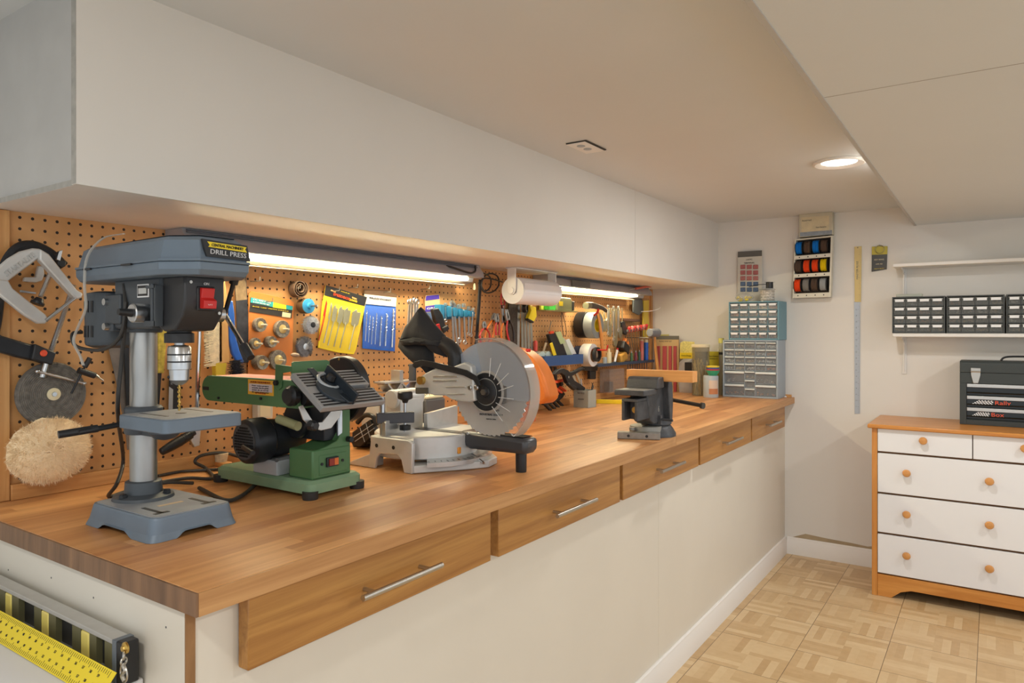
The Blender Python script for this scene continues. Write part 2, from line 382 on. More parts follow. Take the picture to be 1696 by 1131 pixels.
top(.591, YS-.0008, 'long oiled butcher block worktop nearest the camera, carrying the drill press', True)
t = top(YS+.0008, ENDY-.001, 'shorter butcher block worktop beyond the vise, against the back wall', False)
obj('back_strip', MB().box(-1.84, -.975, ENDY-.02, ENDY-.002, BZ, BZ+.014), PINEH, t)

# ================================================================ LIGHT FITTINGS
def tube_light(y0, y1, lab, ty1):
    t = thing('tube_light', lab, 'light fixture', (-1.8, y0, CABZ-.08), 'tube lights under the bulkhead')
    P = PEG+.003
    prof = [(P, CABZ-.001), (P+.08, CABZ-.001), (P+.085, CABZ-.014), (P+.10, CABZ-.030), (P+.105, CABZ-.052), (P+.085, CABZ-.056), (P+.08, CABZ-.050), (P+.05, CABZ-.052), (P+.045, CABZ-.068), (P, CABZ-.081)]
    obj('housing', MB().prism(prof, 'y', y0, y1), FIXT, t)
    for dx, dz in [(.084, .004), (.088, .010)]:
        obj('mounting_rail', MB().box(P+dx-.004, P+dx+.002, y0+.01, y1-.02, CABZ-dz-.003, CABZ-dz), FIXD, t)
    obj('tube', MB().cyl((P+.066, y0+.03, CABZ-.058), (P+.066, ty1, CABZ-.059), .006, n=12), mat('tube_glow', (255, 240, 198), .4, emit=TUBE_E), t, label='lit tube')
    obj('reflector_lip', MB().box(P, P+.05, y0+.02, ty1, CABZ-.083, CABZ-.0815), mat('lip', (206, 190, 160), .4), t)
    e = MB().prism([(x, z) for x, z in prof], 'y', y1, y1+.004); obj('end_cap', e, FIXT, t)
    return t
ya = oX(300, 400, -1.77).y; yb = oX(792, 440, -1.77).y
tube_light(ya, yb, 'long grey tube light behind the drill press head, glowing warm', yb-.06)
yc = oX(905, 455, -1.77).y; yd = oX(1073, 480, -1.77).y
t2 = tube_light(yc, yd, 'grey tube light beyond the paper towel roll, near the back wall', yd-.14)
tr = MB(); pe = oX(962, 472, -1.738)
tr.box(-1.742, -1.737, pe.y-.09, pe.y+.10, CABZ-.048, CABZ-.018)
obj('bracket_tray', tr, GREYD, t2)
def downlight(cx, cy, z, lab):
    t = thing('recessed_light', lab, 'light fixture', (cx, cy, z-.01), 'round recessed ceiling lights')
    obj('trim_ring', MB().lathe([(.098, .01), (.098, .003), (.090, 0), (.074, .004), (.066, .0095)], (cx, cy, z-.0105), (0, 0, 1), 40), TRIM, t)
    obj('lens', MB().lathe([(.066, 0), (.05, -.003), (1e-6, -.004)], (cx, cy, z-.002), (0, 0, 1), 32), mat('lamp_glow', (255, 252, 244), .4, emit=3.0), t)
downlight(CAN_AND_FILLS[0][0], CAN_AND_FILLS[0][1], CEIL, 'round lit recessed light in the ceiling beside the soffit edge')
# access plate
vp = oZ(970, 242, CEIL)
av = thing('ceiling_plate', 'small white cover plate with two slots, edged by a painted shadow line on the ceiling', 'cover plate', (vp.x, vp.y, CEIL-.01))
obj('plate', MB().cbox((vp.x, vp.y, CEIL-.006), .075, .15, .002), TRIM, av, .0005)
obj('shadow_line', MB().cbox((vp.x+.002, vp.y+.002, CEIL-.0025), .082, .156, .003), mat('shadow_line_dark', (70, 66, 60), .9), av)  # dark sheet standing in for the shadow line along the plate edges
for s in (-1, 1): obj('slot_cover', MB().lathe([(.015, 0), (.015, .002), (.012, .003)], (vp.x+.0, vp.y-.01+s*.025, CEIL-.0065), (0, 0, -1), 20), GREYP, av)

# ================================================================ MACHINES
# ---- drill press (faces +X)
dp = thing('drill_press', 'grey-blue benchtop drill press standing nearest the left end of the worktop', 'drill press', (-1.38, .77, BZ))
Y0 = .77
b = MB()
def rrect(x0, x1, y0, y1, r, n=4):
    out = []
    for cx, cy, a in ((x1-r, y0+r, -90), (x1-r, y1-r, 0), (x0+r, y1-r, 90), (x0+r, y0+r, 180)):
        for k in range(n+1):
            t = math.radians(a+90*k/n); out.append((cx+r*math.cos(t), cy+r*math.sin(t)))
    return out
def bridge(m, la, lb, za, zb, cap0=False, cap1=False):
    n = len(la); vs = [(x, y, za if not callable(za) else za(x, y)) for x, y in la]+[(x, y, zb) for x, y in lb]
    fs = [(i, (i+1) % n, (i+1) % n+n, i+n) for i in range(n)]
    if cap0: fs.append(list(range(n))[::-1])
    if cap1: fs.append(list(range(n, 2*n)))
    m.add(vs, fs)
# base with cut-outs in the skirt
N = 10
lo = rrect(-1.502, -1.247, .679, .861, .02, N); hi = rrect(-1.488, -1.256, .690, .850, .018, N)
def dens(l, k):
    out = []
    for i in range(len(l)):
        a, c = l[i], l[(i+1) % len(l)]; L = math.hypot(a[0]-c[0], a[1]-c[1]); m = max(1, int(k)) if L > .02 else 1
        out += [(a[0]+(c[0]-a[0])*j/m, a[1]+(c[1]-a[1])*j/m) for j in range(m)]
    return out
lo2, hi2 = dens(lo, 24), dens(hi, 24)
def skirt(x, y):
    d = abs(x+1.376)/.060 if (y < .69 or y > .85) else (abs(y-.77)/.040 if x > -1.26 or x < -1.49 else 9)
    return BZ+(.011*min(1, max(0, (1-d)*3)) if d < 1 else 0)+.0005
mid = [(x*.55+hx*.45, y*.55+hy*.45) for (x, y), (hx, hy) in zip(lo2, hi2)]
bridge(b, lo2, mid, skirt, BZ+.0135)
bridge(b, mid, [(x*.12+hx*.88, y*.12+hy*.88) for (x, y), (hx, hy) in zip(lo2, hi2)], BZ+.0135, BZ+.038)
bridge(b, [(x*.12+hx*.88, y*.12+hy*.88) for (x, y), (hx, hy) in zip(lo2, hi2)], hi2, BZ+.038, BZ+.042, False, True)
obj('base', b, SLATE, dp)
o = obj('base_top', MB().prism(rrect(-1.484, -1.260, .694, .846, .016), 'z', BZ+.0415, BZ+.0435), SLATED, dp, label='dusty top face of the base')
for y in (.722, .818):
    obj('slot', MB().box(-1.352, -1.284, y-.004, y+.004, BZ+.0430, BZ+.0440).box(-1.292, -1.282, y-.014, y+.014, BZ+.0430, BZ+.0440), BLK, dp)
obj('label_strip', MB().box(-1.345, -1.335, .745, .795, BZ+.0435, BZ+.0441), mat('tan_tape', (196, 172, 140), .6), dp)
cx = -1.44
obj('column_flange', MB().lathe([(.058, 0), (.056, .006), (.036, .011), (.034, .034), (.030, .036)], (cx, Y0, BZ+.0435), (0, 0, 1), 32), DGREY, dp)
for a in (40, 160, 280):
    p = (cx+.046*math.cos(math.radians(a)), Y0+.046*math.sin(math.radians(a)), BZ+.051); bo = MB().lathe([(.008, 0), (.008, .006), (.006, .008)], p, (0, 0, 1), 6); obj('bolt', bo, BLKM, dp)
obj('column', MB().cyl((cx, Y0, BZ+.05), (cx, Y0, 1.36), .0258, n=32), mat('column_steel', (168, 168, 166), .38, .9, var=.12, vs=8, stretch=(3, 3, 1)), dp)
# table
obj('table', MB().prism(rrect(-1.406, -1.236, .70, .862, .012), 'z', 1.113, 1.1385), SLATE, dp, .002)
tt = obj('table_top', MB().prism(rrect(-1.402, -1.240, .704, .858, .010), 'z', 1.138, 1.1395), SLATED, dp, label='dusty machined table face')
for y in (.735, .827): obj('slot', MB().box(-1.385, -1.29, y-.003, y+.003, 1.139, 1.1400), BLK, dp)
obj('table_hole', MB().lathe([(.010, 0), (.010, .0008)], (-1.32, .78, 1.1393), (0, 0, 1), 16), BLK, dp)
obj('table_collar', MB().lathe([(.034, 0), (.036, .004), (.036, .052), (.033, .056)], (cx, Y0, 1.092), (0, 0, 1), 28), DGREY, dp)
obj('table_arm', MB().lathe([(.006, 0), (.020, .004), (.030, .014), (.032, .03)], (-1.36, Y0, 1.085), (0, 0, 1), 24).box(-1.43, -1.36, Y0-.02, Y0+.02, 1.092, 1.114), DGREY, dp)
obj('clamp_handle', MB().cyl((-1.455, .735, 1.113), (-1.462, .655, 1.105), .0055).cyl((-1.46, .69, 1.109), (-1.475, .625, 1.103), .0075), BLKM, dp)
# head casting
hd = MB().prism([(-1.475, 1.305), (-1.335, 1.305), (-1.335, 1.33), (-1.30, 1.335), (-1.30, 1.405), (-1.475, 1.405)], 'y', .728, .812)
obj('head', hd, DGREY, dp, .006)
obj('column_boss', MB().lathe([(.034, 0), (.036, .003), (.036, .05)], (cx, Y0, 1.298), (0, 0, 1), 28), DGREY, dp)
fb = MB().prism([(-1.335, 1.318), (-1.30, 1.300), (-1.262, 1.302), (-1.236, 1.33), (-1.229, 1.352), (-1.229, 1.404), (-1.335, 1.404)], 'y', .733, .815)
sb = obj('switch_box', fb, mat('box_black', (44, 45, 48), .45), dp, .004)
sy = .775
obj('bezel', MB().cbox((-1.2285, sy, 1.362), .004, .036, .046), BLK, sb, .002)
obj('rocker', MB().prism([(-1.227, 1.383), (-1.218, 1.381), (-1.222, 1.363), (-1.212, 1.358), (-1.214, 1.343), (-1.227, 1.343)], 'y', sy-.013, sy+.013), RED, sb, .001, label='red paddle switch')
text('ON', (-1.2262, sy, 1.3895), (0, 1, 0), (0, 0, 1), .007, WHITE, sb)
text('OFF', (-1.2135, sy, 1.351), (0, 1, 0), (0, 0, 1), .006, WHITE, sb)
for yy, zz in ((.745, 1.392), (.803, 1.335)): obj('screw', MB().cyl((-1.229, yy, zz), (-1.2275, yy, zz), .003), NICK, sb)
# spec plate on side (faces -Y)
spx = obj('plate', MB().box(-1.382, -1.340, .7262, .728, 1.366, 1.392), WHITE, dp, .0005)
obj('plate_field', MB().box(-1.379, -1.343, .7254, .7264, 1.369, 1.389), BLK, spx)
obj('plate_panel', MB().box(-1.375, -1.346, .7248, .7256, 1.373, 1.384), mat('plate_grey', (200, 200, 196), .5), spx)
kn = MB().lathe([(.018, 0), (.018, .030), (.016, .032)], (-1.345, .728, 1.335), (0, -1, 0), 28)
obj('depth_hub', kn, STEEL, dp); obj('lock_handle', MB().cyl((-1.345, .697, 1.335), (-1.345, .672, 1.337), .008, .006, 12), BLK, dp)
ds = MB().cyl((-1.318, .722, 1.31), (-1.318, .722, 1.39), .004).box(-1.337, -1.300, .716, .73, 1.310, 1.320).box(-1.332, -1.300, .716, .73, 1.382, 1.387).box(-1.303, -1.298, .716, .731, 1.31, 1.387)
obj('depth_stop', ds, DGREY, dp)
# feed handle: hub on far side, three spokes seen past the box
fh = obj('feed_hub', MB().cyl((-1.30, .815, 1.335), (-1.30, .855, 1.335), .016), STEEL, dp)
hub = V((-1.30, .862, 1.335))
for p, pm in ((oY(393, 447, .862), BLKM), (oY(414, 590, .862), CHROME), (oY(300, 520, .862), CHROME)):
    dv = (p-hub).normalized(); sp = obj('feed_spoke', MB().cyl(hub, hub+dv*((p-hub).length), .0045, n=10), pm, dp)
    obj('grip', MB().cyl(hub+dv*((p-hub).length-.03), p+dv*.004, .009, .008, 14), BLK, sp)
# chuck
qx = -1.309
obj('quill', MB().lathe([(.027, .0), (.027, .018), (.022, .02), (.022, .034)], (qx, Y0, 1.278), (0, 0, 1), 28), BLK, dp)
ck = MB().lathe([(.006, .0), (.012, .004), (.0175, .010), (.0185, .030), (.0215, .031), (.0215, .072), (.019, .076), (.009, .078), (.009, .09)], (qx, Y0, 1.196), (0, 0, 1), 32)
ch = obj('chuck', ck, STEEL, dp)
for z in (1.240, 1.254): obj('groove', MB().lathe([(.0218, 0), (.0218, .003)], (qx, Y0, z), (0, 0, 1), 32), BLK, ch)
obj('key_hole', MB().ball((qx-.008, Y0-.0165, 1.212), .003), BLK, ch)
bt = MB(); pts = []
for k in range(40):
    a = k*.9; pts.append((qx+.0022*math.cos(a), Y0+.0022*math.sin(a), 1.198-k*.0013))
bt.tube(pts, .0018, 6, 0); bt.cyl((qx, Y0, 1.2), (qx, Y0, 1.146), .0016)
obj('twist_bit', bt, BRASS, ch, label='golden twist bit')
# motor
mo = MB().lathe([(.035, 0), (.050, .006), (.052, .012), (.052, .108), (.048, .116), (.03, .12)], (-1.565, Y0, 1.265), (0, 0, 1), 36)
mt = obj('motor', mo, DGREY, dp)
for z in (1.30, 1.352):
    for a in range(-170, -60, 14):
        t = math.radians(a); c = V((-1.565+.0522*math.cos(t), Y0+.0522*math.sin(t), z)); R = Matrix.Rotation(t, 3, 'Z'); obj('vent_slot', MB().cbox(c, .002, .0058, .024, R), BLK, mt)
obj('motor_bracket', MB().box(-1.505, -1.475, .725, .815, 1.30, 1.375).box(-1.50, -1.44, .722, .73, 1.315, 1.375), DGREY, dp, .003)
for zz in (1.31, 1.36): obj('motor_bolt', MB().cyl((-1.49, .715, zz), (-1.49, .73, zz), .007), STEEL, dp)
# belt cover
def hexa(d=0): return [(-1.625+d, .735+d*.6), (-1.56+d*.4, .695+d), (-1.235-d*.4, .688+d), (-1.172-d, .728+d*.6), (-1.172-d, .828-d*.6), (-1.235-d*.4, .866-d), (-1.56+d*.4, .860-d), (-1.625+d, .815-d*.6)]
bc = MB(); bridge(bc, hexa(.006), hexa(0), 1.402, 1.412, True); bridge(bc, hexa(0), hexa(-.001), 1.412, 1.426, False, True)
cv = obj('belt_cover', bc, SLATE, dp, .002)
lid = MB(); bridge(lid, hexa(-.003), hexa(-.002), 1.4265, 1.431, True); bridge(lid, hexa(.003), hexa(.012), 1.430, 1.466); bridge(lid, hexa(.012), hexa(.024), 1.466, 1.474)
q = hexa(.024); n = len(q); zt = [1.474, 1.474, 1.476, 1.476, 1.476, 1.476, 1.474, 1.474]
lid.add([(x, y, z) for (x, y), z in zip(q, zt)], [list(range(n))])
obj('lid', lid, SLATE, cv, .002)
obj('hinge_gap', MB().box(-1.36, -1.325, .6835, .687, 1.4235, 1.427), BLK, cv)
obj('hinge_gap', MB().box(-1.52, -1.49, .6885, .693, 1.4235, 1.427), BLK, cv)
A = V((-1.1745, .735, 0)); Yd = V((0, 1, 0))
lb = obj('label_plate', MB().prism([(.742, 1.436), (.833, 1.434), (.826, 1.463), (.734, 1.467)], 'x', -1.1795, -1.1735), BLK, cv, label='black and yellow nameplate')
obj('yellow_band', MB().prism([(.745, 1.4535), (.748, 1.457), (.743, 1.463), (.824, 1.460), (.821, 1.4555), (.825, 1.450)], 'x', -1.1740, -1.1728), YEL, lb)
text('CENTRAL MACHINERY', (-1.1722, .784, 1.4565), (0, 1, -.03), (0, 0, 1), .0075, BLK, lb, .066)
text('DRILL PRESS', (-1.1728, .786, 1.444), (0, 1, -.03), (0, 0, 1), .0125, mat('letter_silver', (206, 208, 212), .4), lb, .074)
# clear strap hanging from the head, power cable
st = MB().tube([oY(p[0], p[1], .69) for p in [(205, 387), (170, 395), (145, 425), (140, 470), (142, 510), (130, 540), (122, 565), (133, 590), (138, 605)]], .0030, 6, 5, .35)
obj('plastic_strap', st, clear('strap_clear', (225, 225, 220), .5), dp)
cb = MB().tube([oY(206, 470, .73), oY(208, 520, .725), oY(201, 600, .73), oY(195, 680, .73), oX(204, 760, -1.66), oX(194, 800, -1.60), oZ(180, 822, BZ+.0065), oZ(215, 812, BZ+.0065), oZ(270, 800, BZ+.0065), oZ(320, 800, BZ+.0065)], .0042, 8, 6)
obj('power_cable', cb, CORD, dp)
obj('motor_lead', MB().tube([oY(137, 550, .74), oY(120, 553, .72), oY(127, 574, .715), oY(170, 579, .715), oY(200, 555, .72), oY(209, 500, .725)], .0038, 8, 5), CORD, dp)
# ---- belt and disc sander (belt along X, motor axis along Y)
sd = thing('belt_disc_sander', 'green belt and disc sander with black motor between drill press and miter saw', 'sander', (-1.46, 1.14, BZ))
BX0, BX1, BY0, BY1 = -1.645, -1.277, 1.062, 1.225
bm_ = MB(); bridge(bm_, rrect(BX0, BX1, BY0, BY1, .02), rrect(BX0, BX1, BY0, BY1, .02), BZ+.012, BZ+.034, True)
bridge(bm_, rrect(BX0, BX1, BY0, BY1, .02), rrect(BX0+.008, BX1-.008, BY0+.008, BY1-.008, .016), BZ+.034, BZ+.041, False, True)
obj('base', bm_, GREENL, sd)
for x in (BX0+.012, BX1-.012):
    for y in (BY0+.010, BY1-.010): obj('foot', MB().lathe([(.017, 0), (.018, .004), (.018, .018)], (x, y, BZ), (0, 0, 1), 20), RUB, sd)
bx = obj('switch_housing', MB().box(-1.374, -1.290, 1.079, 1.196, BZ+.041, 1.026), GREEN, sd, .004)
obj('switch_plate', MB().box(-1.2905, -1.2885, 1.098, 1.182, .966, 1.012), GREEN, bx, .001)
sw = obj('switch', MB().box(-1.289, -1.283, 1.117, 1.152, .983, 1.005), BLK, bx, .001)
obj('rocker', MB().box(-1.2832, -1.2805, 1.122, 1.137, .986, 1.002), mat('rocker_red', (140, 40, 24), .3), sw)
obj('rocker', MB().box(-1.2832, -1.2805, 1.1375, 1.149, .986, 1.002), mat('rocker_amber', (214, 110, 44), .3), sw, label='amber half of the switch')
for y in (1.105, 1.168): obj('screw', MB().cyl((-1.2885, y, .992), (-1.2865, y, .992), .0035), BLKM, bx)
colp = [(1.196, BZ+.041), (1.196, 1.165), (1.170, 1.165), (1.170, 1.06), (1.155, 1.040), (1.12, 1.030), (1.10, 1.026), (1.10, BZ+.041)]
obj('column', MB().prism(colp, 'x', -1.372, -1.292), GREEN, sd, .002)
obj('side_knob', MB().cyl((-1.292, 1.188, 1.04), (-1.278, 1.188, 1.04), .007), BLKM, sd)
# motor
mc = (-1.462, 1.02, 1.039)
mt = obj('motor', MB().lathe([(.044, 0), (.052, .006), (.054, .016), (.054, .052), (.048, .060), (.045, .11), (.043, .15)], mc, (0, 1, 0), 36), BLKM, sd)
obj('grille_face', MB().lathe([(.042, 0), (.042, .0012)], (mc[0], 1.0195, mc[2]), (0, 1, 0), 32), mat('grille_bar', (64, 66, 68), .5), mt)
g = MB()
for i in range(-5, 6):
    for j in range(-5, 6):
        if i*i+j*j < 30: g.cbox((mc[0]+i*.0066, 1.0188, mc[2]+j*.0066), .0044, .0012, .0044)
obj('grille_openings', g, mat('void_black', (12, 12, 13), .8), mt)
obj('drive_housing', MB().lathe([(.040, 0), (.044, .004), (.044, .06), (.04, .064)], (-1.40, 1.115, 1.085), (0, 1, 0), 30).box(-1.42, -1.31, 1.13, 1.17, 1.04, 1.12), BLKM, sd, .002)
obj('motor_mount', MB().box(-1.49, -1.40, 1.065, 1.15, BZ+.041, .993), GREYP, sd, .002)
obj('capacitor', MB().cyl((-1.405, 1.075, 1.092), (-1.335, 1.075, 1.08), .011), mat('cap_tan', (150, 150, 110), .5), sd)
obj('pivot_rod', MB().cyl((-1.45, 1.01, 1.03), (-1.40, 1.00, 1.022), .006), BLK, sd)
# belt arm
def stad(x0, x1, z0, z1, n=10):
    r = (z1-z0)/2; zc = (z0+z1)/2
    return [(x0+r+r*math.cos(math.radians(a)), zc+r*math.sin(math.radians(a))) for a in [90+180*k/n for k in range(n+1)]]+[(x1, z0), (x1, z1)]
arm = obj('belt_housing', MB().prism(stad(-1.722, -1.335, 1.120, 1.184), 'y', 1.075, 1.083).prism(stad(-1.70, -1.335, 1.120, 1.130), 'y', 1.083, 1.19), GREEN, sd, .001)
obj('back_flange', MB().prism([(-1.66, 1.12), (-1.335, 1.12), (-1.335, 1.18), (-1.66, 1.18)], 'y', 1.186, 1.19), GREEN, arm)
obj('sanding_belt', MB().prism(stad(-1.716, -1.345, 1.133, 1.1845), 'y', 1.084, 1.185), mat('sand_belt', (216, 150, 142), .85, var=.05, vs=60), arm)
obj('edge_rim', MB().box(-1.69, -1.345, 1.0745, 1.0835, 1.1835, 1.1855), GREENL, arm)
for px, py in ((362, 659), (432, 660)):
    p = oY(px, py, 1.074); obj('screw', MB().cyl((p.x, 1.0755, p.z), (p.x, 1.072, p.z), .0035), BLKM, arm)
obj('end_slot', MB().box(-1.716, -1.690, 1.0742, 1.0756, 1.147, 1.156), BLK, arm)
a0, a1 = oY(411, 628, 1.074), oY(453, 656, 1.074)
wl = obj('warning_label', MB().box(a0.x, a1.x, 1.0736, 1.0752, a1.z, a0.z), mat('label_amber', (236, 176, 50), .5), arm)
obj('label_field', MB().box(a0.x+.004, a1.x-.004, 1.0732, 1.074, a1.z+.008, a0.z-.010), mat('label_pale', (214, 200, 200), .5), wl)
xm = (a0.x+a1.x)/2
text('AVERTISSEMENT', (xm, 1.0730, a0.z-.006), (1, 0, 0), (0, 0, 1), .0062, mat('ink_red', (150, 40, 20), .6), wl, (a1.x-a0.x)*.8)
for k, tt_ in enumerate(['Pour votre propre', 'securite, lire le guide', 'avant de se servir', 'de cette ponceuse']):
    text(tt_, (xm, 1.0728, a0.z-.0145-k*.0052), (1, 0, 0), (0, 0, 1), .0042, BLK, wl, (a1.x-a0.x)*.66)
text('ATTENTION', (xm, 1.0730, a1.z+.004), (1, 0, 0), (0, 0, 1), .0045, mat('ink_orange', (216, 90, 30), .6), wl, (a1.x-a0.x)*.4)
obj('drive_knob', MB().lathe([(.024, 0), (.024, .014), (.020, .018), (.018, .022)], (-1.352, 1.078, 1.150), (0, -1, 0), 28), BLKM, sd)
obj('drum', MB().cyl((-1.345, 1.085, 1.152), (-1.345, 1.19, 1.152), .030, n=28), BLKM, sd)
# work fence
def TX(pts, X, th, name, m, par, bev=.0008):
    q = [oX(px, py, X) for px, py in pts]; return obj(name, MB().prism([(p.y, p.z) for p in q], 'x', X-th, X), m, par, bev)
def TY(pts, Y, th, name, m, par, bev=.0008, label=None):
    q = [oY(px, py, Y) for px, py in pts]; return obj(name, MB().prism([(p.x, p.z) for p in q], 'y', Y, Y+th), m, par, bev, label)
TX([(484, 601), (487, 599), (541, 596), (546, 598), (546, 628), (484, 632)], -1.352, .004, 'work_stop', GREEN, sd)
TY([(456, 603), (484, 607), (484, 615), (467, 618), (466, 642), (461, 646), (455, 640)], 1.071, .004, 'stop_arm', GREEN, sd)
p = oY(457, 634, 1.068); obj('stop_bolt', MB().lathe([(.007, 0), (.007, .007)], (p.x, 1.071, p.z), (0, -1, 0), 6), BLKM, sd)
# tilting table
TM = Matrix(((0, .817, .577, -1.300), (1, 0, 0, 1.03), (0, -.577, .817, 1.2066), (0, 0, 0, 1)))
tb = obj('table', MB(TM).prism([(0, 0), (.192, 0), (.192, .058), (.125, .058), (.125, .072), (.192, .072), (.192, .124), (0, .124)], 'z', -.013, 0), mat('table_grey', (158, 160, 162), .45, .3), sd, .001)
obj('table_under', MB(TM).prism([(.004, .004), (.188, .004), (.188, .12), (.004, .12)], 'z', -.018, -.012), BLKM, tb)
for k in range(12):
    b_ = .006+k*.0098
    if 5 <= k <= 6: continue
    obj('slot', MB(TM).box(.008, .186, b_, b_+.0048, -.0005, .0006), BLK, tb)
mg = obj('miter_gauge', MB(TM).lathe([(.046, 0), (.046, .006), (.034, .008), (.012, .010)], (.074, .070, .001), (0, 0, 1), 30, False, math.radians(-40), math.radians(140)).box(.048, .066, -.010, .110, .0008, .004), mat('gauge_slate', (56, 64, 72), .45, .2), sd, .0008)
obj('protractor_scale', MB(TM).torus((.070, .046, .0085), (0, 0, 1), .026, .004, 26, 6), GREYP, mg)
obj('gauge_face', MB(TM).prism([(.074, .016), (.081, .016), (.089, .126), (.082, .128)], 'z', .002, .032).prism([(.074, .018), (.084, .126), (.070, .126), (.052, .05)], 'z', .004, .010), mat('gauge_dark', (40, 48, 56), .4, .2), mg, .0015)
obj('gauge_knob', MB(TM).lathe([(.010, 0), (.012, .004), (.010, .016)], (.072, .046, .010), (0, 0, 1), 8), BLK, mg)
TX([(495, 674), (502, 671), (520, 700), (534, 699), (552, 676), (567, 677), (563, 690), (549, 709), (532, 713), (516, 708), (502, 695)], -1.262, .003, 'tilt_bracket', ALUB, sd)
p = oX(520, 705, -1.25); obj('tilt_knob', MB().lathe([(.012, 0), (.012, .016), (.008, .02)], (-1.262, p.y, p.z), (1, 0, 0), 8), BLK, sd)
obj('trunnion_rod', MB().cyl((-1.30, 1.17, 1.03), (-1.30, 1.17, 1.11), .008).cyl((-1.30, 1.13, 1.13), (-1.30, 1.19, 1.13), .012), STEEL, sd)
# disc guard on the far side
dg = MB().lathe([(.030, 0), (.080, 0), (.083, .003), (.083, .026), (.079, .026), (.079, .004), (.030, .004)], (-1.352, 1.215, 1.155), (0, 1, 0), 48)
dg_ = obj('disc_guard', dg, BLKM, sd)
obj('sanding_disc', MB().lathe([(.072, 0), (.072, .004)], (-1.352, 1.224, 1.155), (0, 1, 0), 40), mat('disc_grit', (92, 70, 60), .9), sd)
obj('guard_rivet', MB().cyl((-1.352, 1.2145, 1.231), (-1.352, 1.2135, 1.231), .003), BRASS, dg_)
obj('power_cable', MB().tube([V((-1.38, 1.05, 1.0)), oZ(455, 765, BZ+.03), oZ(425, 800, BZ+.008), oZ(398, 822, BZ+.006), oZ(372, 828, BZ+.006), oZ(330, 808, BZ+.006)], .0048, 8, 6), CORD, sd)
def bz(px, py, h=.0):
    p = oZ(px, py, BZ+h); return p if p.x > -1.815 else oX(px, py, -1.815)
# loose cords behind the presses
cl = MB().tube([bz(x, y, .006) for x, y in [(250, 801), (310, 792), (352, 792), (340, 775), (323, 765), (335, 754), (370, 750), (400, 758), (430, 772)]], .0045, 8, 6)
single('extension_cord', cl, CORD, 'loose black cord looping over the worktop between drill press and sander', 'cord')
cl = MB().tube([bz(x, y, .005) for x, y in [(262, 788), (300, 781), (350, 778), (400, 774), (440, 774)]], .004, 8, 6)
single('power_cord', cl, CORD, 'straight black cord along the pegboard foot behind the sander', 'cord')
# small brush on the worktop
p = oZ(360, 770, BZ); br = thing('scrub_brush', 'small pale bristle brush lying at the pegboard foot left of the sander', 'brush', p)
obj('block', MB().cbox((p.x, p.y, BZ+.006), .10, .03, .012), KNOBW, br, .002)
obj('bristles', MB().prism(rrect(p.x-.03, p.x+.03, p.y-.012, p.y+.012, .004), 'z', BZ+.012, BZ+.036, 1.2), BRISTLE, br)

# ---- miter saw (front faces +X, blade plane Y=1.58)
ms = thing('miter_saw', 'silver compound miter saw with black dust bag in the middle of the worktop', 'saw', (-1.34, 1.58, BZ))
arch = [(-1.452, BZ), (-1.427, BZ), (-1.420, BZ+.030), (-1.408, BZ+.044), (-1.340, BZ+.046), (-1.326, BZ+.034), (-1.316, BZ), (-1.287, BZ), (-1.284, BZ+.082), (-1.300, BZ+.090), (-1.440, BZ+.090)]
for y in (1.41, 1.742):
    fr_ = obj('base_end', MB().prism([(x, z+.0005) for x, z in arch], 'y', y, y+.012), ALU, ms, .003)
    if y < 1.5:
        for x in (-1.418, -1.354): obj('bolt_hole', MB().cyl((x, 1.4095, BZ+.066), (x, 1.411, BZ+.066), .0055), BLK, fr_)
obj('base_deck', MB().prism([(-1.449, 1.416), (-1.286, 1.416), (-1.36, 1.50), (-1.36, 1.66), (-1.286, 1.748), (-1.449, 1.748)], 'z', BZ+.074, BZ+.0905), ALU, ms, .002)
obj('base_skirt', MB().prism([(-1.286, 1.416), (-1.200, 1.54), (-1.170, 1.60), (-1.185, 1.66), (-1.286, 1.748), (-1.33, 1.70), (-1.33, 1.46)], 'z', BZ+.001, BZ+.022), ALU, ms, .003)
for y in (1.40, 1.70): obj('base_foot', MB().prism([(-1.53, BZ+.001), (-1.445, BZ+.001), (-1.445, BZ+.04), (-1.53, BZ+.008)], 'y', y+.012, y+.065), ALU, ms, .002)
tc_ = (-1.385, 1.58)
obj('scale_ring', MB().lathe([(.195, 0), (.195, .012), (.150, .016)], (tc_[0], tc_[1], BZ+.018), (0, 0, 1), 48, False, math.radians(222), math.radians(318)), ALUB, ms)
tk = []
u, v_, a_ = basis((0, 0, 1))
for k in range(-11, 12):
    t = math.radians(k*5.5+3); c = V((tc_[0]+.178*math.cos(t), tc_[1]+.178*math.sin(t), BZ+.0318))
    if c.x > -1.27: tk.append(MB().cbox(c, .016 if k % 3 else .024, .0012, .0006, Matrix.Rotation(t, 3, 'Z')))
mtk = MB()
for q in tk: mtk.add(q.v, q.f)
obj('scale_marks', mtk, BLK, ms)
obj('turntable', MB().lathe([(.147, 0), (.150, .003), (.150, .060), (.146, .064), (1e-6, .064)], (tc_[0], tc_[1], BZ+.030), (0, 0, 1), 64), ALU, ms)
obj('kerf_insert', MB().box(-1.42, -1.24, 1.565, 1.600, BZ+.0935, BZ+.0955), BLK, ms)
p = oX(761, 746, -1.236); obj('pointer', MB().cbox((-1.237, p.y, p.z), .006, .012, .018), mat('pointer_amber', (230, 150, 50), .4), ms, .002)
# fences
obj('fence', MB().prism([(1.425, BZ+.0905), (1.565, BZ+.0905), (1.53, BZ+.105), (1.475, BZ+.134), (1.43, BZ+.134), (1.425, BZ+.128)], 'x', -1.412, -1.398), ALUB, ms, .001)
obj('fence', MB().prism([(1.60, BZ+.0905), (1.745, BZ+.0905), (1.745, BZ+.150), (1.60, BZ+.138)], 'x', -1.412, -1.398), ALUB, ms, .001)
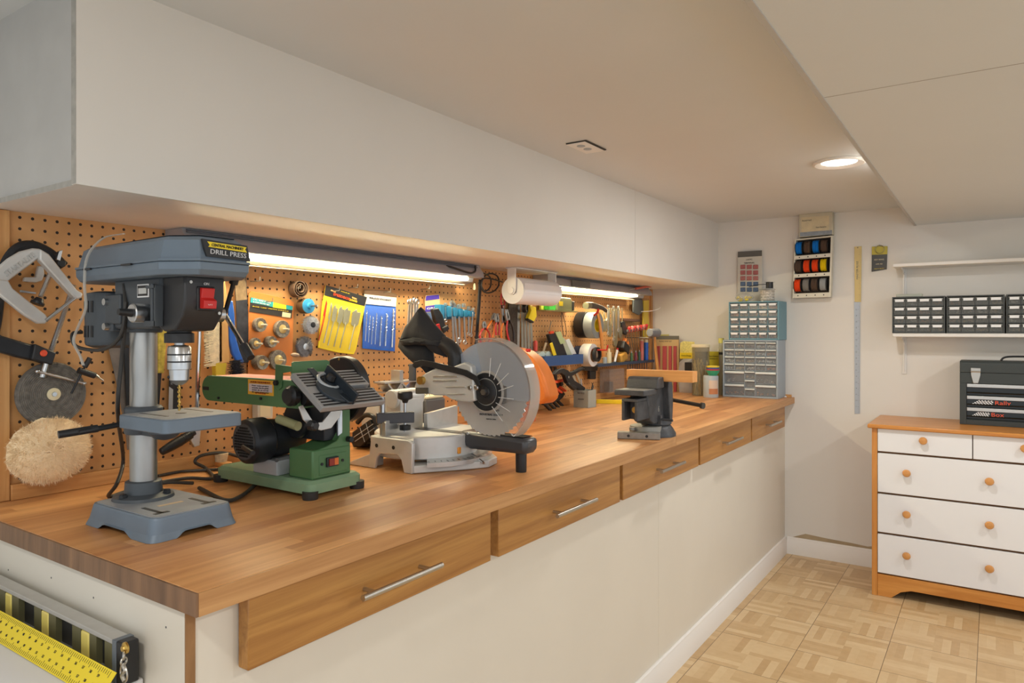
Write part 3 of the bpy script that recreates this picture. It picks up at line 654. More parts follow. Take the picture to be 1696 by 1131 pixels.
# hold-down clamp
kx = -1.375
hc = obj('clamp_post', MB().cyl((-1.42, 1.435, BZ+.09), (-1.42, 1.435, 1.116), .0078, n=14), STEEL, ms)
obj('clamp_bar', MB().cbox((-1.397, 1.462, 1.057), .026, .105, .030, Matrix.Rotation(math.radians(-40), 3, 'Z')), mat('bar_dark', (74, 74, 78), .4, .4), hc, .002)
q = oX(671, 640, kx); Q = V((kx, q.y, 0))
obj('clamp_screw', MB().cyl((Q.x, Q.y, BZ+.10), (Q.x, Q.y, 1.11), .0045, n=12), STEEL, hc)
obj('clamp_foot', MB().lathe([(.0155, 0), (.016, .002), (.016, .013), (.007, .015)], (Q.x, Q.y, 1.022), (0, 0, 1), 20), BLK, hc)
kb = MB()
kb.lathe([(.007, 0), (.010, .008), (.0205, .012), (.0220, .016), (.0215, .029), (.018, .033)], (Q.x, Q.y, 1.098), (0, 0, 1), 12)
obj('clamp_knob', kb, BLK, hc, .001)
# arm
ar = TY([(686, 640), (690, 628), (704, 618), (716, 612), (750, 607), (768, 600), (780, 606), (784, 632), (786, 664), (776, 666), (748, 662), (736, 655), (718, 655), (712, 652), (688, 653)], 1.545, .05, 'arm', ALU, ms, .004)
for y0, y1, x0, x1 in ((622, 625, 717, 757), (629, 632, 717, 757), (640, 642, 738, 770), (652, 654, 740, 770)):
    TY([(x0, y0), (x1, y0), (x1, y1), (x0, y1)], 1.5425, .004, 'rib', ALUB, ar, .0004)
p = oY(698, 630, 1.54); obj('bushing', MB().cyl((p.x, 1.532, p.z), (p.x, 1.55, p.z), .012), BRASS, ar)
TY([(688, 642), (708, 642), (708, 652), (688, 652)], 1.541, .006, 'pivot_socket', mat('socket_dark', (80, 76, 66), .6), ar)
obj('pivot_bracket', MB().box(-1.50, -1.44, 1.53, 1.63, BZ+.091, 1.10).cyl((-1.47, 1.52, 1.10), (-1.47, 1.64, 1.10), .028), ALU, ms, .003)
# blade and guards
bc_ = V((-1.165, 1.58, 1.134)); pb_ = oY(812, 648, 1.58); bc_ = V((pb_.x, 1.58, pb_.z))
nT = 48; prof = []
for k in range(nT):
    t = 2*math.pi*k/nT; prof += [(bc_.x+.1255*math.cos(t), bc_.z+.1255*math.sin(t)), (bc_.x+.120*math.cos(t+.03), bc_.z+.120*math.sin(t+.03))]
bl = obj('blade', MB().prism(prof, 'y', 1.579, 1.5812), mat('blade_steel', (214, 214, 216), .3, .55, var=.05, vs=8), ms)
for k, (tx, sz) in enumerate([('MAX RPM 7000', .0085), ('INDUSTRIAL QUALITY', .008), ('MADE IN CHINA', .0045)]):
    text(tx, (bc_.x+.004, 1.5785, bc_.z-.052-k*.0125), (1, 0, .02), (0, 0, 1), sz, BLK, bl)
R = .137
gp = [(bc_.x+R*math.cos(math.radians(a)), bc_.z+R*math.sin(math.radians(a))) for a in range(-8, 150, 6)]
gp += [(bc_.x-.150, bc_.z+.060), (bc_.x-.150, bc_.z-.018), (bc_.x-.06, bc_.z-.018)]
obj('upper_guard', MB().prism(gp, 'y', 1.566, 1.5675).prism(gp, 'y', 1.592, 1.5935), clear('guard_grey', (186, 196, 210), .55, .2), ms)
def arcpoly(r0, r1, a0, a1, n=30):
    o_ = [(bc_.x+r1*math.cos(math.radians(a0+(a1-a0)*k/n)), bc_.z+r1*math.sin(math.radians(a0+(a1-a0)*k/n))) for k in range(n+1)]
    return o_+[(bc_.x+r0*math.cos(math.radians(a1+(a0-a1)*k/n)), bc_.z+r0*math.sin(math.radians(a1+(a0-a1)*k/n))) for k in range(n+1)]
cg = MB().prism(arcpoly(.050, .146, -52, 104), 'y', 1.558, 1.560).prism(arcpoly(.143, .146, -52, 104), 'y', 1.560, 1.600).prism(arcpoly(.050, .146, -52, 104), 'y', 1.600, 1.602)
lg = obj('lower_guard', cg, clear('guard_clear', (236, 234, 232), .09, .08), ms)
for a in range(-60, 80, 22):
    t = math.radians(a); c0 = V((bc_.x+.045*math.cos(t), 1.557, bc_.z+.045*math.sin(t))); c1 = V((bc_.x+.095*math.cos(t+.12), 1.557, bc_.z+.095*math.sin(t+.12)))
    obj('rib', MB().cyl(c0, c1, .0011, n=6), clear('rib_clear', (240, 240, 240), .6), lg)
obj('guard_rim', MB().prism(arcpoly(.1465, .1485, -50, 104), 'y', 1.557, 1.603), clear('guard_rim', (214, 208, 200), .45), lg)
obj('flange_ring', MB().lathe([(.058, 0), (.058, .004), (.050, .006)], (bc_.x, 1.566, bc_.z), (0, -1, 0), 40), mat('ring_grey', (186, 184, 178), .4, .4), ms)
hb = obj('hub', MB().lathe([(.035, 0), (.035, .003), (.033, .004), (.016, .0045), (.014, .008)], (bc_.x, 1.5585, bc_.z), (0, -1, 0), 40), BLK, ms)
obj('arbor_bolt', MB().lathe([(.009, 0), (.009, .005)], (bc_.x, 1.5505, bc_.z), (0, -1, 0), 6), STEEL, hb)
obj('hub_ring', MB().lathe([(.038, 0), (.052, 0), (.052, .002), (.038, .002)], (bc_.x, 1.5598, bc_.z), (0, -1, 0), 40, True), BLKM, hb)
TY([(800, 640), (812, 632), (838, 640), (838, 668), (820, 672), (802, 660)], 1.563, .003, 'hub_plate', BLKM, ms)
for px, py in ((788, 642), (777, 642)):
    p = oY(px, py, 1.54); obj('screw', MB().lathe([(.0075, 0), (.0075, .004), (.005, .006)], (p.x, 1.545, p.z), (0, -1, 0), 16), STEEL, ms)
TY([(681, 606), (686, 599), (698, 596), (716, 599), (745, 606), (772, 613), (790, 624), (795, 638), (790, 640), (784, 630), (768, 622), (740, 615), (712, 608), (698, 606), (688, 610)], 1.534, .006, 'guard_link', BLKM, ms)
p = oY(681, 611, 1.534); obj('link_bracket', MB().cbox((p.x, 1.54, p.z-.01), .022, .012, .05), GREYD, ms, .003)
# handle
hx = obj('handle', MB().prism([(-1.262, 1.018), (-1.030, 1.012), (-1.030, .978), (-1.040, .970), (-1.225, .968), (-1.252, .982)], 'y', 1.575, 1.640), mat('handle_graphite', (62, 62, 66), .32), ms, .012)
obj('handle_slot', MB().box(-1.14, -1.045, 1.585, 1.630, 1.0145, 1.0152), mat('void_black', (12, 12, 13), .8), hx)
p = oY(774, 718, 1.572); obj('screw', MB().cyl((p.x, 1.5755, p.z), (p.x, 1.573, p.z), .004), STEEL, hx)
obj('support_leg', MB().lathe([(.0145, 0), (.015, .004), (.0155, .056)], (-1.066, 1.607, BZ), (0, 0, 1), 20), BLK, ms)
obj('lock_rod', MB().cyl((-1.23, 1.60, .95), (-1.17, 1.575, .935), .004), STEEL, ms)
# dust chute and bag
obj('dust_elbow', MB().tube([oY(x, y, 1.57) for x, y in [(732, 568), (745, 576), (754, 588), (755, 606)]], .023, 16, 5), BLK, ms)
BY = 1.57
bgf = mat('bag_fabric', (40, 40, 43), .85, var=.12, vs=40, bump=.3, bs=700)
o1 = [oY(x, y, BY) for x, y in [(697, 508), (704, 518), (722, 540), (742, 562), (748, 572), (740, 592), (722, 586), (713, 572), (680, 566), (662, 564), (672, 540), (684, 524)]]
bag = obj('dust_bag', MB().pillow(o1, (0, 1, 0), .034, .0022, 8), bgf, ms, ang=50)
o2 = [oY(x, y, BY+.01) for x, y in [(662, 560), (700, 562), (716, 576), (719, 600), (718, 626), (706, 614), (688, 602), (672, 588), (661, 572)]]
obj('bag_fold', MB().pillow(o2, (0, 1, 0), .028, .002, 7), bgf, bag, ang=50)
o3 = [oY(x, y, BY-.006) for x, y in [(662, 562), (690, 556), (722, 558), (740, 566), (738, 574), (700, 572), (668, 572)]]
obj('bag_fold', MB().pillow(o3, (0, 1, 0), .036, .002, 6), bgf, bag, ang=50)

# ---- bench clutter behind the saw
k = thing('circular_saw', 'silver and black power saw lying behind the miter saw base beside the sander', 'saw', oZ(610, 722, BZ))
Yb = 1.62
TY([(583, 741), (583, 733), (600, 728), (612, 722), (640, 716), (640, 735), (600, 741)], Yb+.02, .08, 'body', BLKM, k, .006)
g_ = TY([(583, 716), (612, 695), (622, 716), (596, 740), (583, 737)], Yb-.01, .02, 'grille', BLK, k, .002)
for a, b_ in (((586, 724), (618, 702)), ((588, 731), (620, 709)), ((596, 708), (604, 732)), ((606, 701), (613, 725))):
    obj('grille_bar', MB().cyl(oY(*a, Yb-.012), oY(*b_, Yb-.012), .0012, n=6), GREYP, g_)
obj('blade_cover', MB().lathe([(.070, 0), (.070, .03), (.06, .035), (1e-6, .036)], oY(634, 700, Yb+.1), (0, -1, 0), 40), ALU, k)
obj('handle', MB().tube([oY(x, y, Yb) for x, y in [(592, 700), (604, 688), (618, 690), (624, 704)]], .008, 8), BLK, k)
obj('cord', MB().tube([oY(x, y, Yb+.01) for x, y in [(584, 732), (596, 737), (612, 732), (622, 738), (636, 733)]], .005, 8), CORD, k)
k = thing('aluminium_extension', 'silver triangulated aluminium extension behind the saw arm above the sander disc', 'bracket', oX(660, 660, -1.66))
Xe = -1.66
def bars(lst, X, th, w, name, m, par):
    for a, b_ in lst:
        p, q = oX(*a, X), oX(*b_, X); d = (q-p); L = d.length; t = math.atan2(d.z, d.y)
        obj(name, MB().cbox((p+q)/2, th, L, w, Matrix.Rotation(t, 3, 'X')), m, par, .0005)
bars([((628, 634), (692, 629)), ((632, 650), (694, 650)), ((634, 636), (646, 650)), ((646, 650), (657, 633)), ((657, 633), (672, 650)), ((672, 650), (690, 632))], Xe, .05, .006, 'rib', ALUB, k)
obj('end_post', MB().box(Xe-.02, Xe+.02, 1.94, 1.96, BZ, 1.17), ALUB, k)
obj('end_post', MB().box(Xe-.02, Xe+.02, 1.738, 1.755, BZ, 1.17), ALUB, k)
k = thing('soldering_stand', 'yellow based soldering iron stand with coiled steel spring behind the miter saw', 'stand', oX(700, 690, -1.58))
pts = []; A, B_ = oX(684, 676, -1.60), oX(706, 656, -1.60)
u_, w_, ax_ = basis(B_-A)
for i in range(110): t = i/109; a = t*11*2*math.pi; pts.append(A.lerp(B_, t)+(u_*math.cos(a)+w_*math.sin(a))*(.026-.008*t))
obj('spring', MB().tube(pts, .0017, 6, 0), CHROME, k)
obj('tray', MB().box(-1.64, -1.575, A.y-.03, A.y+.035, BZ+.0005, BZ+.03), YEL2, k, .004)
obj('upright', MB().cyl((A.x, A.y, BZ+.02), (A.x, A.y, A.z), .004), STEEL, k)
k = thing('battery_charger', 'grey and black charger with a yellow label behind the saw fence', 'charger', oX(718, 690, -1.56))
p, q = oX(705, 662, -1.56), oX(738, 690, -1.56)
c = obj('body', MB().box(-1.66, -1.56, p.y+.004, q.y, BZ+.0005, p.z), GREYD, k, .006)
obj('yellow_label', MB().box(-1.5605, -1.559, p.y+.01, p.y+.05, BZ+.045, BZ+.075), BLK, c)
text('BATTERY', (-1.5586, p.y+.03, BZ+.06), (0, 1, 0), (0, 0, 1), .010, YEL, c, .034)
obj('top_cover', MB().box(-1.655, -1.565, p.y+.006, q.y-.006, p.z, p.z+.008), CREAM, c, .003)
# ---- orange round housing with red knob
k = thing('orange_reel', 'orange rounded plastic housing with red knob behind the clear saw guard', 'cord reel', oZ(872, 700, BZ))
Yr = 2.48
ob = TY([(812, 590), (824, 578), (838, 575), (852, 577), (866, 582), (879, 592), (889, 605), (897, 621), (903, 639), (907, 655), (906, 663), (898, 669), (862, 671), (812, 671), (808, 640), (808, 610)], Yr, .10, 'shell', ORANGE, k, .014)
a_ = oY(852, 660, Yr+.02); b_ = oY(877, 660, Yr+.02); obj('foot', MB().box(a_.x, b_.x, Yr+.02, Yr+.07, BZ+.0005, a_.z), mat('foot_orange', (206, 112, 60), .5), k)
TY([(878, 640), (886, 652), (886, 662), (879, 664), (877, 662), (882, 658)], Yr-.002, .004, 'slot', BLK, ob)
p = oY(875, 581, Yr+.02); obj('knob', MB().lathe([(.007, 0), (.012, .006), (.010, .014)], (p.x, p.y, p.z-.005), (0, 0, 1), 10), RED, k)

# ---- vise
vz = thing('bench_vise', 'dark iron bench vise clamping a beech block at the front edge of the worktop', 'vise', (-1.03, 2.44, BZ))
obj('swivel_base', MB().lathe([(.072, 0), (.072, .010), (.060, .030), (.050, .042), (.056, .044), (.056, .060)], (-1.03, 2.455, BZ+.0005), (0, 0, 1), 40), VISEM, vz)
sbp = obj('base_lug', MB().cbox((-1.045, 2.335, BZ+.0125), .150, .036, .024, Matrix.Rotation(math.radians(22), 3, 'Z')), mat('lug_steel', (150, 146, 140), .5, .5, var=.15, vs=60), vz, .002)
for s in (-.036, .028):
    c = V((-1.045, 2.335, BZ+.0125))+Matrix.Rotation(math.radians(22), 3, 'Z')@V((s, -.0182, 0))
    obj('lug_hole', MB().lathe([(.005, 0), (.005, .0008)], c, (math.sin(math.radians(22)), -math.cos(math.radians(22)), 0), 14), BLK, sbp)
obj('base_ring', MB().lathe([(.060, 0), (.058, .028), (.052, .030)], (-1.05, 2.41, BZ+.012), (0, 0, 1), 32), VISEL, vz)
obj('lug_bolt', MB().lathe([(.011, 0), (.011, .010)], (-1.075, 2.345, BZ+.028), (0, 0, 1), 6), VISEL, vz)
rm = MB(); x0, x1, z0, z1, y0, y1, t = -1.060, -1.002, .994, 1.069, 2.225, 2.40, .010
rm.box(x0, x1, y0, y1, z1-t, z1); rm.box(x0, x0+t, y0, y1, z0, z1-t); rm.box(x1-t, x1, y0, y1, z0, z1-t); rm.box(x0+t, x1-t, y0+.05, y1, z0, z1-t)
obj('ram', rm, VISEM, vz, .0015)
obj('screw_end', MB().cyl((-1.02, 2.245, 1.03), (-1.02, 2.27, 1.03), .011), BRASS, vz)
obj('anvil_plate', MB().box(-1.088, -.978, 2.225, 2.335, 1.080, 1.098), VISEM, vz, .002)
obj('anvil_top', MB().box(-1.085, -.981, 2.228, 2.33, 1.0975, 1.099), VISEL, vz)
obj('body', MB().prism([(2.30, 1.08), (2.33, .985), (2.36, .970), (2.50, .970), (2.515, 1.02), (2.50, 1.10), (2.40, 1.10), (2.36, 1.085)], 'x', -1.065, -.998), VISEM, vz, .004)
text('6', (-.9972, 2.40, 1.02), (0, 1, 0), (0, 0, 1), .03, VISEL, vz)
obj('front_jaw', MB().prism([(2.325, 1.098), (2.335, 1.130), (2.345, 1.138), (2.385, 1.138), (2.392, 1.10)], 'x', -1.09, -.972), VISEM, vz, .003)
obj('rear_jaw', MB().prism([(2.442, 1.134), (2.462, 1.134), (2.480, 1.10), (2.485, 1.04), (2.478, .975), (2.455, .975), (2.44, 1.09)], 'x', -1.085, -.975), VISEM, vz, .003)
hn = obj('handle', MB().cyl((-1.03, 2.545, 1.045), (-.868, 2.50, 1.031), .0075), mat('handle_iron', (84, 80, 74), .4, .6), vz)
obj('handle_cap', MB().cyl((-.876, 2.502, 1.0318), (-.866, 2.499, 1.031), .0115), mat('handle_iron', (84, 80, 74), .4, .6), hn)
obj('lock_bolt', MB().box(-.998, -.988, 2.395, 2.412, .966, .998).cyl((-.993, 2.403, .985), (-.945, 2.403, .982), .0045), VISEM, vz)
wb = single('wood_block', MB().box(-1.120, -.868, 2.392, 2.440, 1.121, 1.160), BLOCKW, 'orange beech block gripped in the jaws of the vise', 'wood block', bev=.001)
# ================================================================ TOOLS ON THE PEGBOARD
def PT(pts, off, th, name, m, par, bev=.0006, label=None):
    q = [PG(px, py, off) for px, py in pts]
    return obj(name, MB().prism([(p.y, p.z) for p in q], 'x', PEG+off-th, PEG+off), m, par, bev, label)
def PTh(name, label, cat, px, py, off=.01, group=None): return thing(name, label, cat, PG(px, py, off), group)
def PTU(pts, off, r, name, m, par, flat=1.0, sm=5):
    return obj(name, MB().tube([PG(x, y, off) for x, y in pts], r, 8, sm, flat), m, par)
# black deep clamp
k = PTh('bar_clamp', 'black clamp with orange button hanging at the pegboard left edge', 'clamp', 60, 600)
PTU([(-14, 566), (-6, 530), (0, 480), (10, 436), (30, 411), (56, 407), (84, 420), (106, 440)], .035, .0115, 'frame', BLKM, k, .7)
PT([(-12, 545), (4, 556), (58, 572), (58, 598), (30, 592), (-12, 580)], .045, .022, 'lower_arm', BLKM, k, .004)
jb = PT([(58, 569), (94, 584), (87, 605), (53, 595)], .055, .036, 'screw_block', BLK, k, .003)
p = PG(72, 585, .055); obj('button', MB().lathe([(.0075, 0), (.0075, .002), (.006, .004)], p, (1, 0, 0), 20), ORNG2, jb, label='round orange button')
def screw(par, a, b, r, name='threaded_screw'):
    a, b = V(a), V(b); L = (b-a).length; n = int(L/.0022); pr = []
    for i in range(n): pr += [(r, i*.0022), (r*.84, i*.0022+.0011)]
    return obj(name, MB().lathe(pr, a, b-a, 12), STEEL, par, ang=20)
screw(k, PG(122, 472, .04), PG(83, 585, .04), .0062)
obj('screw_end', MB().cyl(PG(80, 592, .045), PG(70, 625, .045), .007), STEEL, k)
obj('tommy_bar', MB().cyl(PG(62, 615, .05), PG(139, 635, .05), .0032).ball(PG(140, 635, .05), .0048).ball(PG(62, 615, .05), .0048), STEEL, k)
PT([(98, 428), (110, 432), (109, 441), (102, 444), (94, 438)], .055, .03, 'jaw_pad', BLK, k, .002)
PT([(98, 416), (104, 414), (100, 432), (94, 430)], .062, .01, 'pad_bolt', STEEL, k)
# silver cast clamp
k = PTh('c_clamp', 'large silver cast clamp hung over the black clamp, raised letters on its arm', 'clamp', 60, 535, .08)
arm_ = PT([(-8, 449), (0, 441), (15, 428), (35, 416), (55, 411), (68, 412), (68, 425), (50, 439), (20, 461), (14, 466), (-8, 464)], .085, .016, 'upper_arm', ALU, k, .003)
q0, q1 = PG(6, 457, .0855), PG(60, 419, .0855)
text('STARTALITE', (q0+q1)/2, q1-q0, (0, 0, 1), .017, ALUB, arm_, (q1-q0).length*.9, depth=.0015)
PT([(67, 412), (82, 421), (128, 480), (138, 486), (136, 493), (128, 496), (119, 488), (66, 430)], .095, .022, 'swing_arm', ALU, k, .003)
PT([(-8, 463), (14, 464), (22, 478), (76, 521), (81, 529), (76, 536), (64, 536), (40, 521), (-8, 482)], .085, .016, 'lower_arm', ALU, k, .003)
obj('rod', MB().cyl(PG(76, 531, .085), PG(126, 492, .09), .0042), STEEL, k)
screw(k, PG(83, 453, .06), PG(66, 494, .06), .0055)
obj('swivel_foot', MB().cyl(PG(66, 494, .06), PG(63, 500, .06), .008, .012).cyl(PG(63, 500, .06), PG(61, 504, .06), .014), BLKM, k)
k = PTh('c_clamp', 'small grey C clamp behind the swing arm of the large silver clamp', 'clamp', 60, 466)
PT([(41, 459), (60, 459), (64, 440), (73, 440), (74, 455), (70, 465), (60, 468), (40, 466)], .02, .012, 'frame', ALU, k, .002)
PT([(33, 480), (60, 484), (60, 487), (33, 484)], .02, .004, 'hook_wire', STEEL, k)
# buffing wheel
c = PG(82, 652, .012)
k = thing('buffing_wheel', 'grey round stitched buffing wheel with cream hub on the pegboard', 'buffing wheel', c)
pr = [(.0745, .0)]; pr = [(.010, 0), (.070, 0), (.0745, .004), (.0750, .012), (.072, .020)]
for i in range(14): r = .071-.004*i; pr += [(r, .0215), (r-.002, .0205)]
pr += [(.010, .021)]
obj('wheel', MB().lathe(pr, c, (1, 0, 0), 48), mat('felt_grey', (108, 104, 98), .95, var=.28, vs=90, bump=.5, bs=300), k)
obj('hub', MB().lathe([(.0145, 0), (.0145, .003), (.012, .004)], c+V((.021, 0, .0)), (1, 0, 0), 28), CREAM, k)
obj('centre_screw', MB().lathe([(.006, 0), (.005, .003)], c+V((.025, 0, 0)), (1, 0, 0), 16), STEEL, k)
# wool bonnet
c = PG(81, 746, .037)
k = thing('wool_bonnet', 'fluffy cream lambswool polishing bonnet below the grey buffing wheel', 'polishing pad', c)
n = 40; ol = [V((c.x, c.y+(.089+random.uniform(-.003, .003))*math.cos(2*math.pi*i/n), c.z+(.076+random.uniform(-.003, .003))*math.sin(2*math.pi*i/n))) for i in range(n)]
fur = MB().pillow(ol, (1, 0, 0), .03, .0015, 8)
base_n = len(fur.v); src = list(fur.v)
for i in range(9000):
    a = random.uniform(0, 2*math.pi); r = math.sqrt(random.random()); h = .03*math.sqrt(max(0, 1-r*r))
    p = V((c.x+h*.9, c.y+.087*r*math.cos(a), c.z+.074*r*math.sin(a)))
    d = V((.35+.5*(1-r), math.cos(a)*r+random.uniform(-.5, .5), math.sin(a)*r+random.uniform(-.6, .4))).normalized()*random.uniform(.006, .012)
    w_ = V((random.uniform(-1, 1), random.uniform(-1, 1), random.uniform(-1, 1)))*.0008
    i0 = len(fur.v); fur.v += [p-w_, p+w_, p+d]; fur.f.append([i0, i0+1, i0+2])
obj('fleece', fur, WOOL, k)
# tap wrench
k = PTh('tap_wrench', 'small black T handle chuck tool at the right rim of the buffing wheel', 'hand tool', 130, 620, .05)
obj('bar', MB().cyl(PG(141, 606, .06), PG(118, 652, .06), .0025), BLKM, k)
obj('grip', MB().cyl(PG(149, 593, .06), PG(140, 608, .06), .006), BLK, k)
obj('body', MB().cyl(PG(130, 613, .06), PG(157, 622, .06), .0075), BLK, k)
obj('chuck_tip', MB().cyl(PG(157, 622, .06), PG(163, 625, .06), .006, .004).cyl(PG(163, 625, .06), PG(171, 630, .06), .0018), STEEL, k)
# hand saws and tools behind the drill press column
k = PTh('hand_saw', 'worn steel hand saw blade hanging behind the drill press column', 'saw', 200, 700)
PT([(172, 545), (216, 545), (222, 745), (211, 745), (206, 700), (190, 620)], .014, .002, 'blade', mat('old_steel', (128, 118, 108), .5, .5, var=.3, vs=20), k)
PT([(205, 545), (222, 545), (224, 720), (212, 715)], .022, .004, 'back_spine', BLKM, k)
k = PTh('tin_snips', 'yellow and black handled snips right of the drill press column', 'hand tool', 265, 690)
PT([(262, 548), (277, 546), (272, 618), (262, 618)], .03, .014, 'grip', mat('snip_yellow', (200, 180, 70), .6, var=.4, vs=60), k, .002)
PT([(255, 600), (268, 618), (262, 700), (250, 740), (246, 742), (250, 690)], .02, .008, 'blade', BLKM, k, .001)
k = PTh('saw_blade_pack', 'black and white sleeve of saw blades hanging behind the drill bit', 'saw blade pack', 290, 690)
sl_ = PT([(281, 590), (300, 590), (297, 690), (280, 690)], .014, .003, 'sleeve', BLK, k)
PT([(280, 640), (287, 645), (286, 686), (279, 686)], .0148, .001, 'label', GREYP, sl_)
text('HACKSAW', PG(284, 625, .0152), PG(283, 690, .0152)-PG(284, 590, .0152), (0, 1, 0), .008, GREYP, sl_)
k = PTh('hacksaw', 'chrome framed hacksaw with ribbed black pistol grip left of the bristle brush', 'saw', 325, 740)
PTU([(340, 468), (332, 500), (330, 560), (327, 640), (326, 700)], .03, .0058, 'frame', CHROME, k)
PT([(318, 695), (335, 690), (331, 738), (322, 741), (316, 730)], .036, .012, 'frame_foot', STEEL, k, .002)
gr = MB(); A, B_ = PG(322, 716, .035), PG(268, 748, .035); pr = []
for i in range(26): t = i/25; rr = (.0105+.0035*math.sin(t*math.pi))*(1-.25*(t < .1)); pr += [(rr, t), (rr*.92, t+.02)]
L = (B_-A).length; pr = [(r, h*L) for r, h in pr]; pr.append((1e-6, L*1.05))
obj('grip', gr.lathe(pr, A, B_-A, 16), BLK, k, ang=60)
# brushes
k = PTh('bench_brush', 'wooden block brush with long cream bristles beside the drill press feed handle', 'brush', 365, 620)
PT([(350, 440), (371, 445), (377, 500), (381, 600), (362, 604), (362, 520), (353, 480)], .05, .022, 'wooden_back', wood('brush_back', (206, 158, 92), (232, 186, 116), (20, 20, 3), .5), k, .003)
PT([(357, 600), (376, 601), (373, 626), (358, 626)], .05, .02, 'yellow_end', mat('yellow_paint', (214, 190, 50), .5, var=.15), k, .002)
bl_ = MB().prism([(p_.y, p_.z) for p_ in [PG(x, y, .04) for x, y in [(364, 526), (343, 529), (341, 560), (345, 598), (352, 603), (364, 598)]]], 'x', PEG+.030, PEG+.050)
for i in range(34):
    y = 526+i*2.3
    for j in range(3):
        a, b_ = PG(364, y+j*.7, .032+j*.007), PG(339+random.uniform(-2, 3), y+4+j+random.uniform(-2, 2), .030+j*.012); bl_.cyl(a, b_, .0018, .0010, 5)
obj('bristles', bl_, BRISTLE, k)
k = PTh('wheel_brush', 'blue handled brush with black bristles right of the wooden bench brush', 'brush', 395, 680)
PT([(379, 498), (386, 498), (389, 520), (390, 555), (397, 580), (405, 600), (396, 604), (385, 585), (380, 560)], .05, .012, 'handle', BLUE, k, .003)
bl_ = MB(); cc = PG(392, 632, .05)
for i in range(900):
    a = random.uniform(0, 2*math.pi); z_ = random.uniform(-.055, .06); b0 = cc+V((0, 0, z_)); d = V((math.cos(a)*.8, math.sin(a), random.uniform(-.3, .3)))*random.uniform(.018, .028)
    bl_.cyl(b0, b0+d, .0009, .0004, 4)
bl_.cyl(cc-V((0, 0, .056)), cc+V((0, 0, .062)), .010)
obj('bristles', bl_, BRIS_B, k)
k = PTh('scraper_blade', 'long dark steel scraper hanging between blue brush and wheel brush pack', 'scraper', 400, 600)
PT([(388, 460), (398, 455), (408, 458), (411, 520), (412, 600), (394, 602), (391, 500)], .012, .002, 'blade', mat('scraper_steel', (58, 60, 68), .5, .4, var=.4, vs=30), k)
PT([(389, 461), (398, 456), (407, 459), (409, 496), (391, 498)], .0125, .0006, 'bare_top', mat('bare_steel', (150, 128, 98), .5, .5, var=.3, vs=50), k, 0, 'rust worn bare top end')
# wire wheel card
k = PTh('wire_wheel_pack', 'orange blister card of six wire wheel brushes on the pegboard', 'brush pack', 448, 612)
cardp = [(412, 486), (416, 482), (480, 496), (487, 502), (484, 600), (481, 620), (411, 622)]
cd = PT(cardp, .010, .003, 'card', mat('card_orange', (216, 132, 62), .5, var=.06), k)
hd_ = PT([(415, 492), (485, 507), (483, 527), (413, 516)], .0115, .001, 'header', mat('header_dark', (44, 42, 40), .5), cd)
PT([(416, 492.5), (453, 500.5), (452, 508.5), (415, 501)], .0122, .0006, 'teal_band', mat('band_teal', (40, 164, 170), .5), hd_)
PT([(453, 500.5), (474, 505), (474, 512.5), (452, 509)], .0122, .0006, 'yellow_band', YEL, hd_)
PT([(474, 505), (485, 507.3), (484.6, 513.5), (474, 512)], .0122, .0006, 'teal_band', mat('band_teal', (40, 164, 170), .5), hd_)
PT([(468, 516.5), (482, 519), (481, 526.5), (467, 524.5)], .0122, .0006, 'barcode_panel', CREAM, hd_)
def ptxt(s, a, b, size, m, par, off, wd=.92):
    A_, B2 = PG(*a, off), PG(*b, off); d = B2-A_; return text(s, (A_+B2)/2, d, (0, 0, 1), size, m, par, d.length*wd)
ptxt('6 PC. WIRE WHEEL', (418, 495.5), (450, 502), .006, PAPER, hd_, .0125); ptxt('& CUP BRUSH SET', (418, 499.5), (448, 505.5), .006, PAPER, hd_, .0125)
ptxt('FOR USE WITH DRILLS', (416, 507), (480, 516), .004, YEL, hd_, .0125)
def wheel(par, px, py, R, dp=.012, hub=.5, off=.013, shank=.028):
    c = PG(px, py, off); w_ = obj('wire_wheel', MB().lathe([(R*.4, 0), (R*.97, 0), (R, dp*.3), (R, dp*.8), (R*.95, dp), (R*.5, dp*.9), (R*.45, dp*.6)], c, (1, 0, 0), 30), WIRE, par)
    obj('brass_cup', MB().lathe([(R*hub, 0), (R*hub, .004), (R*.2, .007)], c+V((dp*.7, 0, 0)), (1, 0, 0), 24), mat('cup_brass', (214, 190, 128), .35, .6), w_)
    obj('shank', MB().cyl(c+V((dp, 0, 0)), c+V((dp+shank, 0, 0)), .003), mat('shank_pale', (232, 222, 200), .35, .3), w_)
for px, py, R, dp in [(427, 538, .0215, .016), (464, 545, .0275, .014), (420, 569, .0175, .014), (444, 566, .0175, .022), (426, 600, .022, .028), (457, 596, .031, .014)]: wheel(k, px, py, R, dp)
# belts and round brushes
k = PTh('sanding_belt_coil', 'brown coiled sanding belt hung on a hook above the blue hole saw', 'sanding belt', 492, 496)
c = PG(494, 478, .02); sp = []
for i in range(150):
    t = i/149; a = -t*2.8*2*math.pi+.7; r = .0285-.021*t; sp.append((c.y+r*math.cos(a), c.z+r*math.sin(a)))
th_ = .0020; o_ = []
for i, (y, z) in enumerate(sp):
    d = V((y-c.y, z-c.z)).normalized() if (y-c.y or z-c.z) else V((1, 0)); o_.append((y+d[0]*th_, z+d[1]*th_))
vs = []; fs = []
for (a, b_), (e, f_) in zip(sp, o_): vs += [(PEG+.004, a, b_), (PEG+.032, a, b_), (PEG+.032, e, f_), (PEG+.004, e, f_)]
for i in range(149):
    for j in range(4): fs.append((i*4+j, i*4+(j+1) % 4, i*4+4+(j+1) % 4, i*4+4+j))
obj('belt', MB().add(vs, fs), mat('belt_brown', (92, 70, 54), .8, var=.15, vs=50), k)
